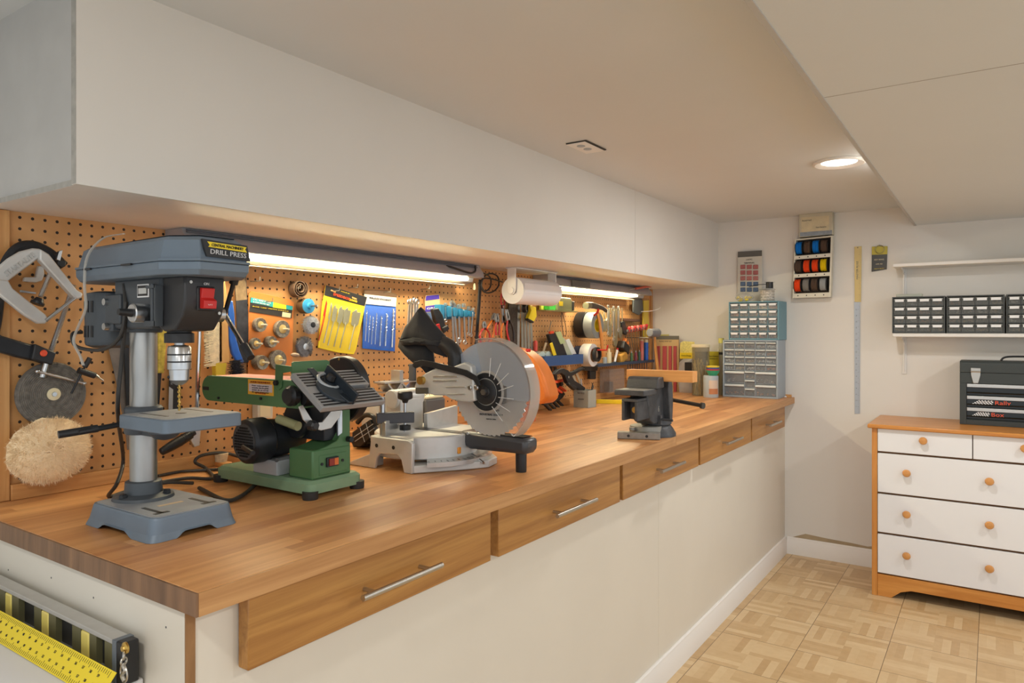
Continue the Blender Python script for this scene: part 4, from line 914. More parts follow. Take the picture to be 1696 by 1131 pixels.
def hook(px, py, L=.05, name='peg_hook', lab='wire hook', grp='wire hooks in the pegboard', up=.012):
    p = PG(px, py, .0); h = MB().tube([p+V((-.002, 0, 0)), p+V((L, 0, 0)), p+V((L+.002, 0, up))], .0016, 6, 0)
    return single(name, h, WIRE, lab, 'hook', grp)
HL = 'bent steel wire hook in the pegboard below the tube lights'
for px, py in [(436, 500), (415, 466), (482, 478), (547, 482), (577, 477), (632, 484), (697, 479), (652, 545), (800, 545), (955, 532)]: hook(px, py, .045, lab=HL)
k = PTh('hole_saw', 'bright blue hole saw cup with arbor on the pegboard', 'hole saw', 505, 520)
c = PG(500, 507, .006)
obj('cup', MB().lathe([(.020, 0), (.024, .002), (.0245, .026), (.022, .031), (.008, .032)], c, (1, 0, 0), 32), mat('cup_dark', (92, 70, 50), .4, .3), k)
obj('blue_cap', MB().lathe([(.0235, 0), (.0235, .004), (.010, .005), (.009, .014)], c+V((.031, 0, 0)), (1, 0, 0), 32), BLUEL, k)
obj('arbor', MB().cyl(c+V((.04, 0, 0)), c+V((.075, 0, 0)), .003), STEEL, k)
def wbrush(px, py, R, dp, lab, m, holecol):
    c = PG(px, py, .008); k = thing('wire_brush_wheel', lab, 'wire brush', c, None); mb = MB()
    for i in range(620):
        a = random.uniform(0, 2*math.pi); x = random.uniform(0, dp); d = V((random.uniform(-.15, .15), math.cos(a), math.sin(a))); s0 = c+V((x, 0, 0))+d*R*.35
        mb.cyl(s0, c+V((x, 0, 0))+d*R*random.uniform(.9, 1.05), .0007, .0004, 3)
    mb.lathe([(R*.3, 0), (R*.82, dp*.1), (R*.86, dp*.5), (R*.82, dp*.9), (R*.3, dp)], c, (1, 0, 0), 24)
    obj('wires', mb, m, k); obj('hub', MB().lathe([(R*.30, 0), (R*.30, .002), (R*.12, .003)], c+V((dp, 0, 0)), (1, 0, 0), 20), holecol, k); return k
wbrush(511, 538, .030, .022, 'pale grey wire cup brush under the blue hole saw', mat('wire_pale', (186, 190, 196), .5, .5, var=.2, vs=200), BLKM)
wbrush(502, 574, .034, .012, 'dark grey wire wheel under the pale cup brush', mat('wire_dark', (128, 128, 134), .5, .5, var=.2, vs=200), STEEL)
single('rounded_tool', MB().ball(PG(489, 588, .05), .007, (0, 1, -.1), 2.4), mat('handle_taupe', (150, 130, 112), .4), 'small grey-brown rounded wooden grip tool left of the dark wire wheel', 'hand tool')
# spade bit pouch
k = PTh('spade_bit_pack', 'tilted yellow pack of spade bits with black header', 'drill bit pack', 560, 585)
cd = PT([(540, 472), (608, 492), (598, 540), (590, 578), (586, 587), (560, 584), (527, 576), (530, 545), (535, 500)], .012, .004, 'card', YEL, k, .001)
hd_ = PT([(540, 472), (608, 492), (604, 507), (537, 489)], .0128, .0008, 'header', BLK, cd)
ptxt('SPEEDBOR', (552, 487), (580, 496), .0125, ORNG2, cd, .0140, 1); ptxt('2000', (578, 496), (592, 500), .011, YEL, hd_, .0142)
ptxt('SPADE BIT SET', (564, 482), (580, 487), .004, YEL, hd_, .0134)
for x, y in ((552, 482), (587, 494)): p = PG(x, y, .013); obj('hang_hole', MB().cbox(p, .001, .022, .005, Matrix.Rotation(-.25, 3, 'X')), mat('peg_tan', (205, 150, 90), .6), hd_)
for tx, ty, hw, m in [(541, 502, 1.2, RED), (549, 506, 1.4, STEEL), (556, 510, 3.6, STEEL), (566, 512, 4.6, STEEL), (576, 514, 5.4, STEEL), (591, 517, 6.8, STEEL)]:
    bt_ = PT([(tx, ty-5), (tx+1, ty), (tx+hw, ty), (tx+hw*.8-3, ty+20), (tx-3, ty+25), (tx-hw*.8-4, ty+20), (tx-hw, ty)], .0165, .002, 'spade_bit', m, k, .0003)
    obj('shank', MB().cyl(PG(tx-3, ty+20, .016), PG(tx-13, min(ty+62, 580), .016), .0022, n=8), STEEL if m is STEEL else mat('red_shank', (190, 60, 40), .4), bt_)
obj('film', MB().pillow([PG(x, y, .014) for x, y in [(537, 500), (602, 512), (592, 560), (586, 584), (530, 574)]], (1, 0, 0), .006, 0, 5, False), clear('film_yellow', (250, 244, 190), .08), k)
# blue drill bit pouch
k = PTh('drill_bit_pouch', 'blue plastic pouch of seven brad point drill bits with white header', 'drill bit pack', 628, 583)
po = PT([(604, 500), (656, 505), (655, 560), (654, 582), (628, 580), (601, 577), (602, 540)], .010, .004, 'pouch', BLUE, k, .001)
hd_ = PT([(604, 486), (657, 491), (656, 508), (603, 503)], .012, .004, 'white_header', mat('header_white', (222, 220, 212), .5), po)
PT([(604, 480), (640, 481), (658, 488), (657, 493), (604, 487)], .0122, .004, 'brown_top', mat('brown_film', (110, 84, 60), .5), po)
ptxt('BRAD POINT', (612, 493), (648, 497.5), .0075, mat('ink_navy', (40, 50, 80), .5), hd_, .0135, 1)
for i, (x, y0, y1, r) in enumerate([(608, 514, 565, .0013), (613, 522, 567, .0014), (618, 524, 570, .0016), (624, 519, 570, .0018), (632, 524, 573, .0022), (641, 520, 573, .0027), (652, 512, 575, .003)]):
    A, B_ = PG(x, y0, .015), PG(x-3, y1, .015); r *= 1.35; mb = MB().cyl(A, B_, r*.8, n=8); pts = []
    nn = 60; u_, w_, _ = basis(B_-A)
    for j in range(nn): t = j/nn*.62; a = t*9*2*math.pi; pts.append(A.lerp(B_, t)+(u_*math.cos(a)+w_*math.sin(a))*r*.7)
    mb.tube(pts, r*.55, 5, 0); obj('drill_bit', mb, CHROME, k)
obj('film', MB().pillow([PG(x, y, .013) for x, y in [(603, 506), (655, 510), (654, 578), (602, 574)]], (1, 0, 0), .006, .0006, 5, False), clear('film_blue', (190, 215, 250), .10, .12), k)
# wrenches
def wrench(a, b, wd, lab, off=.02, th=.004, grp=None, cat='wrench'):
    wd *= 1.2
    A, B_ = PG(*a, off), PG(*b, off); k = thing('wrench', lab, cat, B_, grp); d = (B_-A).normalized(); L = (B_-A).length
    t = math.atan2(d.z, d.y)
    obj('shaft', MB().cbox((A+B_)/2, th, L*.9, wd, Matrix.Rotation(t, 3, 'X')), STEEL, k, .0008)
    obj('ring_end', MB().torus(B_, (1, 0, 0), wd*.85, wd*.36, 18, 6), STEEL, k)
    o_ = []; e = V((0, -d.z, d.y))
    for s, l in ((-1, 0), (-1.15, -1.4), (-.45, -1.9), (-.45, -.8), (.45, -.8), (.45, -1.9), (1.15, -1.4), (1, 0)): q = A+e*(s*wd*.9)+d*(l*wd); o_.append((q.y, q.z))
    obj('jaw_end', MB().prism(o_, 'x', PEG+off-th*.7, PEG+off+th*.7), STEEL, k, .0004); return k
WL = ['first from the left of the four long wrenches beside the dust bag', 'second long wrench from the left beside the dust bag', 'third long wrench from the left beside the dust bag', 'rightmost of the four long wrenches beside the dust bag']
for i, (a, b_) in enumerate([((678, 500), (674, 570)), ((682, 499), (679, 575)), ((687, 498), (684, 575)), ((691, 500), (689, 575))]):
    wrench(b_, a, .0085, WL[i], .02+.012*i, .005, 'long ring wrenches')
rk = PTh('wrench_rack', 'teal plastic wrench rack on the pegboard right of the dust bag', 'tool rack', 755, 528)
PT([(727, 505), (737, 505), (786, 516), (786, 524), (740, 529), (729, 527)], .018, .016, 'back_bar', TEAL, rk, .001)
cols = [(733, 504, 527), (745, 507, 525), (755, 510, 524), (764, 512, 524), (772, 514, 524), (780, 515, 524)]
for i, (x, y0, y1) in enumerate(cols): PT([(x-3.4+i*.2, y0), (x+3.4-i*.2, y0+1), (x+3-i*.2, y1), (x-3+i*.2, y1)], .050, .032, 'post', TEAL, rk, .001)
WW = [((738, 507), (738, 531), .006, 'shortest wrench in the teal rack, at its left end'), ((749, 506), (751, 571), .0095, 'longest wrench in the teal rack, second from the left'), ((752, 509), (757, 571), .0085, 'wrench in the teal rack, third from the left'),
      ((760, 511), (761, 563), .0085, 'wrench in the teal rack, fourth from the left'), ((768, 509), (770, 567), .008, 'wrench in the teal rack, third from the right end'), ((776, 513), (776, 553), .007, 'small wrench in the teal rack, second from the right'), ((783, 515), (780, 555), .0065, 'small wrench at the right end of the teal rack')]
for a, b_, wd, lab in WW: wrench(a, b_, wd, lab, .04, .005, 'wrenches in the teal rack')
k = PTh('blister_pack', 'purple and white hanging pack between long wrenches and teal rack', 'package', 715, 535)
PT([(706, 489), (727, 487), (729, 492), (727, 530), (705, 533), (704, 495)], .008, .003, 'card', mat('blister_tan', (220, 186, 140), .5), k, .001)
PT([(706, 490), (727, 488), (728, 495), (705, 498)], .009, .001, 'purple_band', mat('purple', (66, 44, 160), .5), k)
PT([(705, 507), (727, 504), (727, 515), (704, 517)], .009, .001, 'purple_band', mat('purple', (66, 44, 160), .5), k)
ptxt('GRIP', (706, 511.5), (725, 509), .011, PAPER, k, .0095)
PT([(705, 518), (727, 516), (727, 530), (705, 532)], .009, .001, 'contents', mat('contents_blue', (88, 110, 150), .5, var=.4, vs=150), k)
k = PTh('hand_tool', 'small black tool with red marks hanging behind the dust bag elbow', 'hand tool', 732, 545, .06)
PT([(718, 512), (727, 510), (734, 522), (739, 541), (728, 545), (722, 530)], .06, .02, 'body', BLKM, k, .004)
PT([(722, 538), (728, 536), (731, 548), (724, 549)], .068, .006, 'red_mark', RED, k)
PT([(734, 543), (742, 538), (745, 545), (736, 552)], .068, .02, 'black_pad', BLK, k, .003)
# black cables and coil
cb = MB()
for i in range(3): cb.tube([PG(794+i*1.6, 463, .03), PG(792+i*1.6, 500, .025), PG(789+i*1.4, 545, .022), PG(787+i*1.2, 585, .02), PG(786+i*1.2, 640, .02)], .0032, 7, 4)
single('lamp_cable', cb, CORD, 'bundle of black cables hanging straight down the pegboard below the near tube light', 'cable')
cb = MB().tube([PG(x, y, o) for x, y, o in [(786, 447, .08), (800, 452, .06), (812, 460, .04), (812, 475, .035), (803, 482, .035), (797, 472, .035), (800, 460, .04), (812, 453, .04), (824, 458, .04), (826, 472, .035), (818, 482, .035), (806, 485, .04), (798, 478, .05), (800, 462, .05), (815, 462, .05), (832, 467, .03)]], .0034, 7, 7)
single('cable_coil', cb, CORD, 'black cable coiled between the near tube light and paper towel', 'cable')
cb = MB().tube([V((PEG+.09, oX(742, 441, -1.75).y, CABZ-.02)), oX(750, 443, -1.745), oX(768, 449, -1.74), oX(780, 452, -1.74), oX(787, 449, -1.745), oX(787, 440, -1.75)], .004, 8, 6)
single('light_cord', cb, CORD, 'short black cord looping along the end of the near tube light', 'cable')
single('pull_cord_tip', MB().lathe([(.004, 0), (.006, .004), (.005, .020), (.002, .028)], PG(786, 480, .05), (0, 0, 1), 12), CREAM, 'small pale wooden pull cord tip under the near tube light', 'pull cord')
# pliers
def pliers(px, py, hl, sp, m, lab, ang=0, off=.04, hd=14, wd=.0052, m2=None):
    k = PTh('pliers', lab, 'pliers', px, py+hl, off, 'pliers on the pegboard')
    c_, s_ = math.cos(math.radians(ang)), math.sin(math.radians(ang))
    def R2(dx, dy): return (px+dx*c_-dy*s_, py+dx*s_+dy*c_)
    obj('pivot', MB().lathe([(.006, -.004), (.006, .004)], PG(px, py, off), (1, 0, 0), 14), STEEL, k)
    PT([R2(-2.6, 3), R2(-3.2, -3), R2(-1.4, -hd), R2(-.2, -hd), R2(0, 0), R2(.2, -hd), R2(1.4, -hd), R2(3.2, -3), R2(2.6, 3)], off+.003, .006, 'jaws', STEEL, k, .0006)
    for s, mm in ((-1, m), (1, m2 or m)):
        obj('handle', MB().tube([PG(*R2(s*1.5, 2), off), PG(*R2(s*sp*.9, hl*.35), off), PG(*R2(s*sp, hl*.65), off), PG(*R2(s*sp*.7, hl), off)], (wd*.8, wd), 8, 5, .8), mm, k)
REDH = mat('handle_red', (190, 50, 52), .4); ORH = mat('handle_orange', (238, 128, 30), .4); BLH = mat('handle_black', (44, 40, 42), .4)
pliers(803, 541, 30, 8, REDH, 'red handled pliers lowest on the left of the group', 0, .05, 9)
pliers(817, 528, 46, 6, ORH, 'orange handled pliers behind the lowest red pair', 14, .035, 10)
pliers(824, 531, 24, 3, REDH, 'small closed red handled pliers in the middle of the group', 0, .055, 12)
pliers(835, 532, 40, 6, ORH, 'orange handled pliers right of the small red pair', -4, .045, 14, m2=BLH)
pliers(842, 528, 38, 5, REDH, 'red and black handled pliers rightmost of the group', -8, .06, 16, m2=BLH)
pliers(833, 508, -22, 3, REDH, 'pliers hung jaws down with red handles going up behind the paper towel', 0, .05, -14)
# strips and rules
k = PTh('rasp', 'dark textured flat rasp hanging beneath the paper towel', 'file', 851, 600)
PT([(843, 496), (857, 498), (857, 598), (843, 598)], .02, .006, 'blade', mat('rasp_dark', (78, 70, 62), .7, .3, var=.4, vs=250), k)
single('steel_rule', MB().prism([(p.y, p.z) for p in [PG(857.5, 498, .02), PG(861.5, 498, .02), PG(860, 598, .02), PG(856.5, 598, .02)]], 'x', PEG+.018, PEG+.02), STEEL, 'narrow bright steel rule beside the dark rasp', 'ruler')
SL = ['pale grey hanging strip leftmost of four right of the steel rule', 'pale grey hanging strip second of four right of the steel rule', 'pale grey hanging strip third of four right of the steel rule', 'pale grey hanging strip rightmost of four, flaring to the right']
for i in range(4):
    a = 863+i*3.6; b_ = 864+i*4.6
    single('metal_strip', MB().prism([(p.y, p.z) for p in [PG(a, 498, .02), PG(a+3.2, 498, .02), PG(b_+4, 598, .02), PG(b_, 598, .02)]], 'x', PEG+.018+.003*i, PEG+.020+.003*i), mat('strip_grey', (158, 160, 150), .5, .4, var=.08), SL[i], 'metal strip', 'grey metal strips')
single('black_roll', MB().lathe([(.012, 0), (.022, 0), (.022, .018), (.012, .018)], PG(867, 510, .03), (1, .3, 0), 24, True), BLK, 'small black tape roll under the paper towel', 'tape roll')
k = PTh('yellow_tag_box', 'small yellow box hanging tilted right of the grey strips', 'box', 882, 535, .04)
PT([(877, 505), (888, 509), (889, 524), (884, 533), (875, 528), (880, 514)], .05, .018, 'box', YEL, k, .001)
PT([(875, 527), (884, 532), (884, 535), (876, 530)], .052, .02, 'open_end', BLK, k)
# shelf with tape measure
k = single('pegboard_shelf', MB().prism([(PG(900, 513, .06).y, PG(900, 513, .06).z), (PG(953, 514, .06).y, PG(900, 513, .06).z), (PG(953, 514, .06).y, PG(900, 513, .06).z-.005), (PG(900, 513, .06).y, PG(900, 513, .06).z-.005)], 'x', PEG+.001, PEG+.075), mat('shelf_olive', (150, 144, 96), .5), 'small metal shelf on the pegboard right of the paper towel', 'shelf')
sz = PG(900, 513, .06).z+.0008
y0, y1 = PG(922, 500, .06).y, PG(946, 500, .06).y
k = thing('tape_measure', 'grey-green tape measure standing on the small pegboard shelf', 'tape measure', (PEG+.03, y0, sz))
bd = obj('body', MB().prism([(y0, sz), (y1, sz), (y1, sz+.05), (y1-.014, sz+.066), (y0+.02, sz+.066), (y0, sz+.045)], 'x', PEG+.022, PEG+.066), mat('case_olive', (118, 120, 88), .5), k, .004)
obj('label', MB().box(PEG+.0662, PEG+.0672, y0+.015, y0+.05, sz+.022, sz+.045), YEL, bd)
obj('side_grip', MB().box(PEG+.02, PEG+.068, y1+.0005, y1+.022, sz+.001, sz+.05), BLK, k, .003)
obj('lock_button', MB().box(PEG+.035, PEG+.055, y1+.022, y1+.028, sz+.012, sz+.045), ORNG2, k)
y2 = PG(906, 510, .06).y
single('green_block', MB().box(PEG+.03, PEG+.062, y2+.02, y0-.012, sz, sz+.030), mat('block_green', (70, 200, 80), .4), 'bright green plastic block left of the tape measure', 'block', bev=.003)
single('yellow_block', MB().box(PEG+.015, PEG+.028, y2, y0-.01, sz, sz+.045), mat('block_lime', (200, 206, 90), .4), 'lime yellow slab behind the bright green block', 'block', bev=.002)
single('thin_cable', MB().tube([PG(x, y, .02) for x, y in [(930, 516), (931, 540), (934, 556), (938, 552), (936, 535), (931, 518)]], .0016, 6, 5), CORD, 'thin black cord loop hanging below the tape measure shelf', 'cord')
k = PTh('long_screwdriver', 'slim pale screwdriver leaning up out of the blue tray', 'screwdriver', 902, 582, .05)
obj('shaft', MB().cyl(PG(903, 572, .05), PG(913, 532, .03), .0022), STEEL, k); obj('handle', MB().cyl(PG(900, 582, .05), PG(904, 568, .05), .006), CREAM, k)
# blue tray
TX0, TX1 = PEG+.001, PEG+.10
ya_, yb_ = oX(902, 590, TX1).y, oX(966, 590, TX1).y; zt_, zb_ = oX(902, 590, TX1).z, oX(902, 607, TX1).z
m = MB(); t_ = .002
m.box(TX0, TX1, ya_, yb_, zb_, zb_+t_).box(TX1-t_, TX1, ya_, yb_, zb_+t_, zt_).box(TX0, TX0+t_, ya_, yb_, zb_+t_, zt_).box(TX0+t_, TX1-t_, ya_, ya_+t_, zb_+t_, zt_).box(TX0+t_, TX1-t_, yb_-t_, yb_, zb_+t_, zt_)
single('blue_tray', m, BLUET, 'blue metal tray hanging on the pegboard right of the orange housing', 'tray')
fz = zb_+.0028
def YT(px): return oX(px, 580, PEG+.06).y
SPL = mat('spool_pale', (196, 214, 206), .3)
for i, (px, lab) in enumerate([(888+6, 'pale green spool at the left end of the blue tray'), (904, 'pale green spool right beside the first in the blue tray')]):
    single('thread_spool', MB().cyl((PEG+.025, YT(px), fz+.034), (PEG+.075, YT(px), fz+.034), .034, n=28), SPL, lab, 'spool', 'pale spools in the blue tray')
def lean(px0, px1, y0, y1, sh, name, m, lab, cat, off=.05, th=.02):
    k = PTh(name, lab, cat, px0, y1, off)
    PT([(px0+0, y0), (px0+(px1-px0)*.55, y0-1), (px1+sh, y1), (px1+sh-(px1-px0)*.75, y1)], off, th, 'body', m, k, .003); return k
k = PTh('stud_finder', 'black handheld meter with pale screen leaning in the blue tray', 'meter', 930, 590, .06)
PT([(909, 554), (926, 549), (940, 589), (921, 589)], .075, .02, 'body', BLK, k, .003)
PT([(920, 550), (929, 549), (936, 568), (929, 570)], .0785, .004, 'screen', mat('screen_green', (186, 206, 150), .3), k)
PT([(911, 549), (917, 548), (918, 552), (912, 553)], .075, .01, 'red_cap', ORNG2, k)
k = PTh('yellow_pencil', 'yellow flat carpenter pencil at the left of the black meter', 'pencil', 918, 588, .08); PT([(911, 569), (915, 567), (922, 588), (917, 589)], .09, .004, 'shaft', YEL, k)
for i, (a, lab, m_) in enumerate([(935, 'pale blister card leaning right of the black meter', mat('blister_green', (190, 196, 170), .3)), (943, 'white edged clear case leaning at the right of the blue tray', mat('case_white', (226, 230, 226), .3))]):
    k = PTh('blister_card', lab, 'package', a, 589, .05); PT([(a-6, 562+i), (a, 560+i), (a+13, 588), (a+4, 588)], .055-.015*i, .006, 'card', m_, k, .001)
single('white_box', MB().box(PEG+.055, PEG+.09, YT(914), YT(930), fz, fz+.038), PAPER, 'small white box at the front of the blue tray', 'box', bev=.001)
# tapes
def roll(x0, x1, Y, Z, R, r, m, core, name, lab, cat='tape roll'):
    k = thing(name, lab, cat, (x0, Y, Z-R)); obj('tape', MB().lathe([(r, 0), (R, 0), (R, x1-x0), (r, x1-x0)], (x0, Y, Z), (1, 0, 0), 40, True), m, k, .0008)
    obj('core', MB().lathe([(r-.003, -.0005), (r-.0002, -.0005), (r-.0002, x1-x0+.0005), (r-.003, x1-x0+.0005)], (x0, Y, Z), (1, 0, 0), 36, True), core, k); return k
p = oX(975, 538, -1.78)
roll(-1.835, -1.783, p.y, p.z, .070, .036, mat('tape_black', (30, 31, 34), .3), BLK, 'duct_tape', 'black duct tape roll nearest the pegboard, behind the silver roll')
kk = roll(-1.779, -1.727, p.y+.002, p.z-.002, .070, .036, mat('tape_silver', (146, 152, 152), .35, .3), YEL, 'duct_tape', 'silver duct tape roll with yellow core in front of the black roll')
p = oX(976, 588, -1.76)
roll(-1.790, -1.735, p.y, p.z, .060, .036, mat('tape_white', (222, 220, 216), .6), mat('core_tan', (170, 134, 96), .7), 'masking_tape', 'wide white masking tape roll right of the blue tray')
roll(-1.728, -1.712, p.y+.01, p.z+.004, .038, .030, BLK, BLK, 'electrical_tape', 'thin black tape roll in front of the white masking tape')
roll(-1.832, -1.800, p.y-.01, p.z+.01, .038, .022, mat('tape_navy', (40, 54, 84), .4), BLK, 'electrical_tape', 'dark blue tape roll behind the white masking tape')
single('red_hook', MB().tube([(PEG-.001, p.y, p.z+.03), (-1.70, p.y, p.z+.028), (-1.66, p.y+.002, p.z+.028), (-1.652, p.y+.002, p.z+.055)], .0045, 8, 0), RED, 'red coated hook carrying the white masking tape', 'hook')
# hammer
k = PTh('claw_hammer', 'claw hammer with orange wooden handle right of the silver duct tape', 'hammer', 1000, 590, .10)
obj('handle', MB().tube([PG(990, 514, .13), PG(995, 550, .13), PG(999, 590, .13)], (.009, .013), 10, 5, .7), wood('hammer_handle', (206, 132, 60), (228, 160, 84), (20, 20, 3), .4), k)
obj('head', MB().tube([PG(973, 506, .13), PG(981, 506, .13), PG(990, 508, .13), PG(998, 510, .13), PG(1004, 515, .13)], (.016, .008), 12, 4, 1.2), mat('hammer_head', (84, 78, 70), .45, .3), k)
obj('face', MB().cyl(PG(970, 506, .13), PG(976, 506, .13), .018), mat('hammer_face', (150, 146, 120), .35, .7), k)
single('red_clip', MB().tube([PG(984, 522, .14), PG(989, 518, .14), PG(991, 512, .14)], .006, 8, 4), RED, 'small red clip in front of the hammer head', 'clip')
# hanging pliers and spanners group
HP = [(1003, 512, 545, .006), (1007, 510, 552, .005), (1011, 510, 554, .0085), (1016, 512, 562, .005), (1020, 511, 570, .010), (1024, 512, 547, .007), (1028, 510, 556, .005)]
for i, (x, y0, y1, wd) in enumerate(HP):
    lab = 'steel spanner hanging right of the hammer, %s' % ['nearest its handle', 'second along the hook row', 'third and broad along the hook row', 'fourth and slim along the hook row', 'longest of the row, jaws lowest', 'short one near the right end of the row', 'last before the black pouch tool'][i]
    if i % 2 == 0:
        k = PTh('locking_pliers', lab, 'pliers', x, y1, .05, 'spanners beyond the hammer')
        c0 = mat('tool_nickel', (164, 158, 132), .35, .7)
        obj('handle', MB().tube([PG(x-2, y0, .05), PG(x-2.4, (y0+y1)/2-4, .05), PG(x-.5, y1-12, .05)], wd*.8, 8), c0, k)
        obj('handle', MB().tube([PG(x+2, y0, .05), PG(x+2.4, (y0+y1)/2-4, .05), PG(x+.5, y1-12, .05)], wd*.8, 8), c0, k)
        PT([(x-2.5, y1-14), (x+2.5, y1-14), (x+3, y1-4), (x+1, y1+4), (x-1.5, y1+4), (x-3, y1-3)], .056, .012, 'jaws', c0, k, .001)
    else: wrench((x, y0), (x, y1), .008, lab, .06, .005, 'spanners beyond the hammer')
k = PTh('pouch_knife', 'black folding tool on a lanyard right of the steel spanners', 'knife', 1036, 560, .05)
PT([(1029, 533), (1035, 532), (1040, 548), (1038, 555), (1033, 552)], .06, .02, 'body', BLK, k, .004)
obj('lanyard', MB().tube([PG(1038, 552, .05), PG(1036, 560, .05), PG(1041, 574, .05), PG(1039, 568, .05)], .0025, 6), CORD, k)
k = PTh('speed_square', 'dark square layout tool near the right end of the pegboard', 'square', 1056, 520, .03)
PT([(1049, 497), (1064, 495), (1066, 516), (1058, 522), (1049, 517)], .04, .008, 'plate', mat('square_grey', (74, 78, 82), .4, .3), k, .001)
obj('white_hook', MB().tube([PG(1062, 516, .04), PG(1078, 515, .08), PG(1090, 512, .11), PG(1094, 509, .11)], .002, 6, 4), WHITE, k)
k = PTh('folding_rule', 'yellow bar hanging at the pegboard far right edge', 'ruler', 1071, 560, .03)
PT([(1066, 498), (1075, 497), (1074, 520), (1076, 545), (1072, 560), (1066, 558)], .034, .01, 'bar', mat('rule_yellow', (214, 186, 60), .5), k, .001)
# red screwdriver rack
rk = PTh('screwdriver_rack', 'dark narrow rack holding pink and red screwdrivers on the pegboard', 'tool rack', 1055, 556, .05)
PT([(1033, 527), (1060, 529), (1060, 533), (1033, 531)], .05, .045, 'bar', mat('rack_brown', (100, 66, 50), .5), rk, .001)
PT([(1040, 546), (1070, 540), (1070, 544), (1040, 550)], .07, .065, 'bar', mat('rack_grey', (110, 106, 100), .5), rk, .001)
ORD = ['first', 'second', 'third', 'fourth', 'fifth', 'sixth', 'seventh']
for i in range(7):
    px = 1040+i*4.8; py = 541-i*.8
    k = PTh('screwdriver', 'red screwdriver %s from the left in the rack' % ORD[i], 'screwdriver', px, py+45, .06, 'red screwdrivers in the rack')
    a = PG(px, py, .085); obj('handle', MB().lathe([(.003, 0), (.008, .004), (.0095, .018), (.0095, .034), (.006, .038)], PG(px, py+10, .06), (.35, 0, 1), 10), PINK if i % 2 else REDH, k)
    obj('shaft', MB().cyl(PG(px, py+10, .06), PG(px+(i-3)*-1.2+2, py+50-abs(i-3)*4, .03), .0022), STEEL, k)
# ball hammer
k = PTh('mallet', 'grey headed mallet with pale wooden handle at the far end of the pegboard', 'hammer', 1090, 640, .12)
a = PG(1078, 551, .16)
obj('head', MB().cyl(a+V((0, -.02, 0)), a+V((.02, .06, 0)), .024, .026, 20), mat('mallet_grey', (122, 124, 130), .5), k, .003)
obj('peg_hook', MB().cyl((PEG+.0005, a.y+.01, a.z-.03), (PEG+.17, a.y+.01, a.z-.03), .003, n=8), WIRE, k)
obj('handle', MB().tube([a+V((.01, .03, 0)), PG(1087, 590, .16), PG(1091, 620, .16)], (.010, .014), 10, 4, .7), HANDW, k)
# blue rack with tools
RX = PEG+.09
yA, yB = oX(990, 604, RX).y, oX(1083, 597, RX).y; zR = oX(1040, 600, RX).z
rk = thing('tool_holder_shelf', 'long blue rack shelf holding small tools at the far end of the pegboard', 'shelf', (RX, yA, zR))
obj('plate', MB().box(PEG+.001, RX, yA, yB, zR-.007, zR), mat('rack_blue', (48, 72, 100), .5), rk, .001)
obj('front_lip', MB().box(RX, RX+.003, yA, yB, zR-.012, zR+.004), mat('rack_blue', (48, 72, 100), .5), rk)
def RY(px): return oX(px, 600, PEG+.05).y
def stand(px, h, r, m, name, lab, cat, top=None, r2=None, tilt=(0, 0), off=.05, grp=None):
    b0 = V((PEG+off, RY(px), zR+.0008+r*.5 if tilt != (0, 0) else zR+.0008)); k = thing(name, lab, cat, b0, grp); d = V((tilt[0], tilt[1], 1)).normalized()
    obj('body', MB().cyl(b0, b0+d*h, r, r2 if r2 is not None else r, 14), m, k)
    if top: obj('cap', MB().cyl(b0+d*h, b0+d*(h+top[1]), top[2] if len(top) > 2 else r*.9, n=12), top[0], k)
    return k
stand(1009, .062, .013, CREAM, 'glue_bottle', 'cream bottle standing on the blue rack shelf near its left end', 'bottle', (CREAM, .02, .006))
stand(1018, .075, .007, PAPER, 'marker', 'white marker with red end leaning on the blue rack shelf', 'marker', (RED, .012), tilt=(0, .5))
k = thing('work_glove', 'black and tan rubber glove bundled on the blue rack shelf', 'glove', (PEG+.05, RY(1030), zR+.001))
c = V((PEG+.05, RY(1030), zR+.03)); obj('palm', MB().cbox(c, .04, .085, .055, Matrix.Rotation(.3, 3, 'X')), mat('glove_tan', (196, 146, 62), .7, var=.2, vs=40), k, .01)
obj('cuff', MB().cbox(c+V((0, .02, .055)), .05, .085, .05, Matrix.Rotation(-.5, 3, 'X')), BLK, k, .006)
obj('finger', MB().cyl(c+V((0, .03, .085)), c+V((.0, .045, .105)), .012), ORANGE, k); obj('finger', MB().cyl(c+V((.0, .062, .065)), c+V((0, .078, .085)), .012), ORANGE, k)
for i, (px, h, r, m, nm, lab, cat, tp) in enumerate([
    (1002, .035, .012, GREYP, 'socket', 'grey socket standing left of the cream bottle', 'socket', None),
    (1046, .05, .008, mat('green_grip', (90, 130, 90), .5), 'nut_driver', 'green handled driver on the blue rack shelf', 'screwdriver', (STEEL, .01, .003)),
    (1053, .052, .008, mat('maroon_grip', (150, 70, 90), .5), 'nut_driver', 'maroon handled driver right of the green one', 'screwdriver', (STEEL, .01, .003)),
    (1059, .055, .008, mat('green_grip2', (70, 110, 90), .5), 'nut_driver', 'dark green handled driver beside the clear tube', 'screwdriver', (STEEL, .01, .003)),
    (1063, .12, .011, PINK, 'utility_knife', 'pink sided knife standing tall on the blue rack shelf', 'knife', (CREAM, .01)),
    (1070, .11, .014, BLUE, 'marker', 'blue barrelled marker standing tall near the right end of the blue rack shelf', 'marker', (CREAM, .018)),
    (1071.5, .075, .004, WHITE, 'awl', 'thin white handled awl at the right end of the blue rack shelf', 'awl', None)]):
    stand(px, h, r, m, nm, lab, cat, tp)
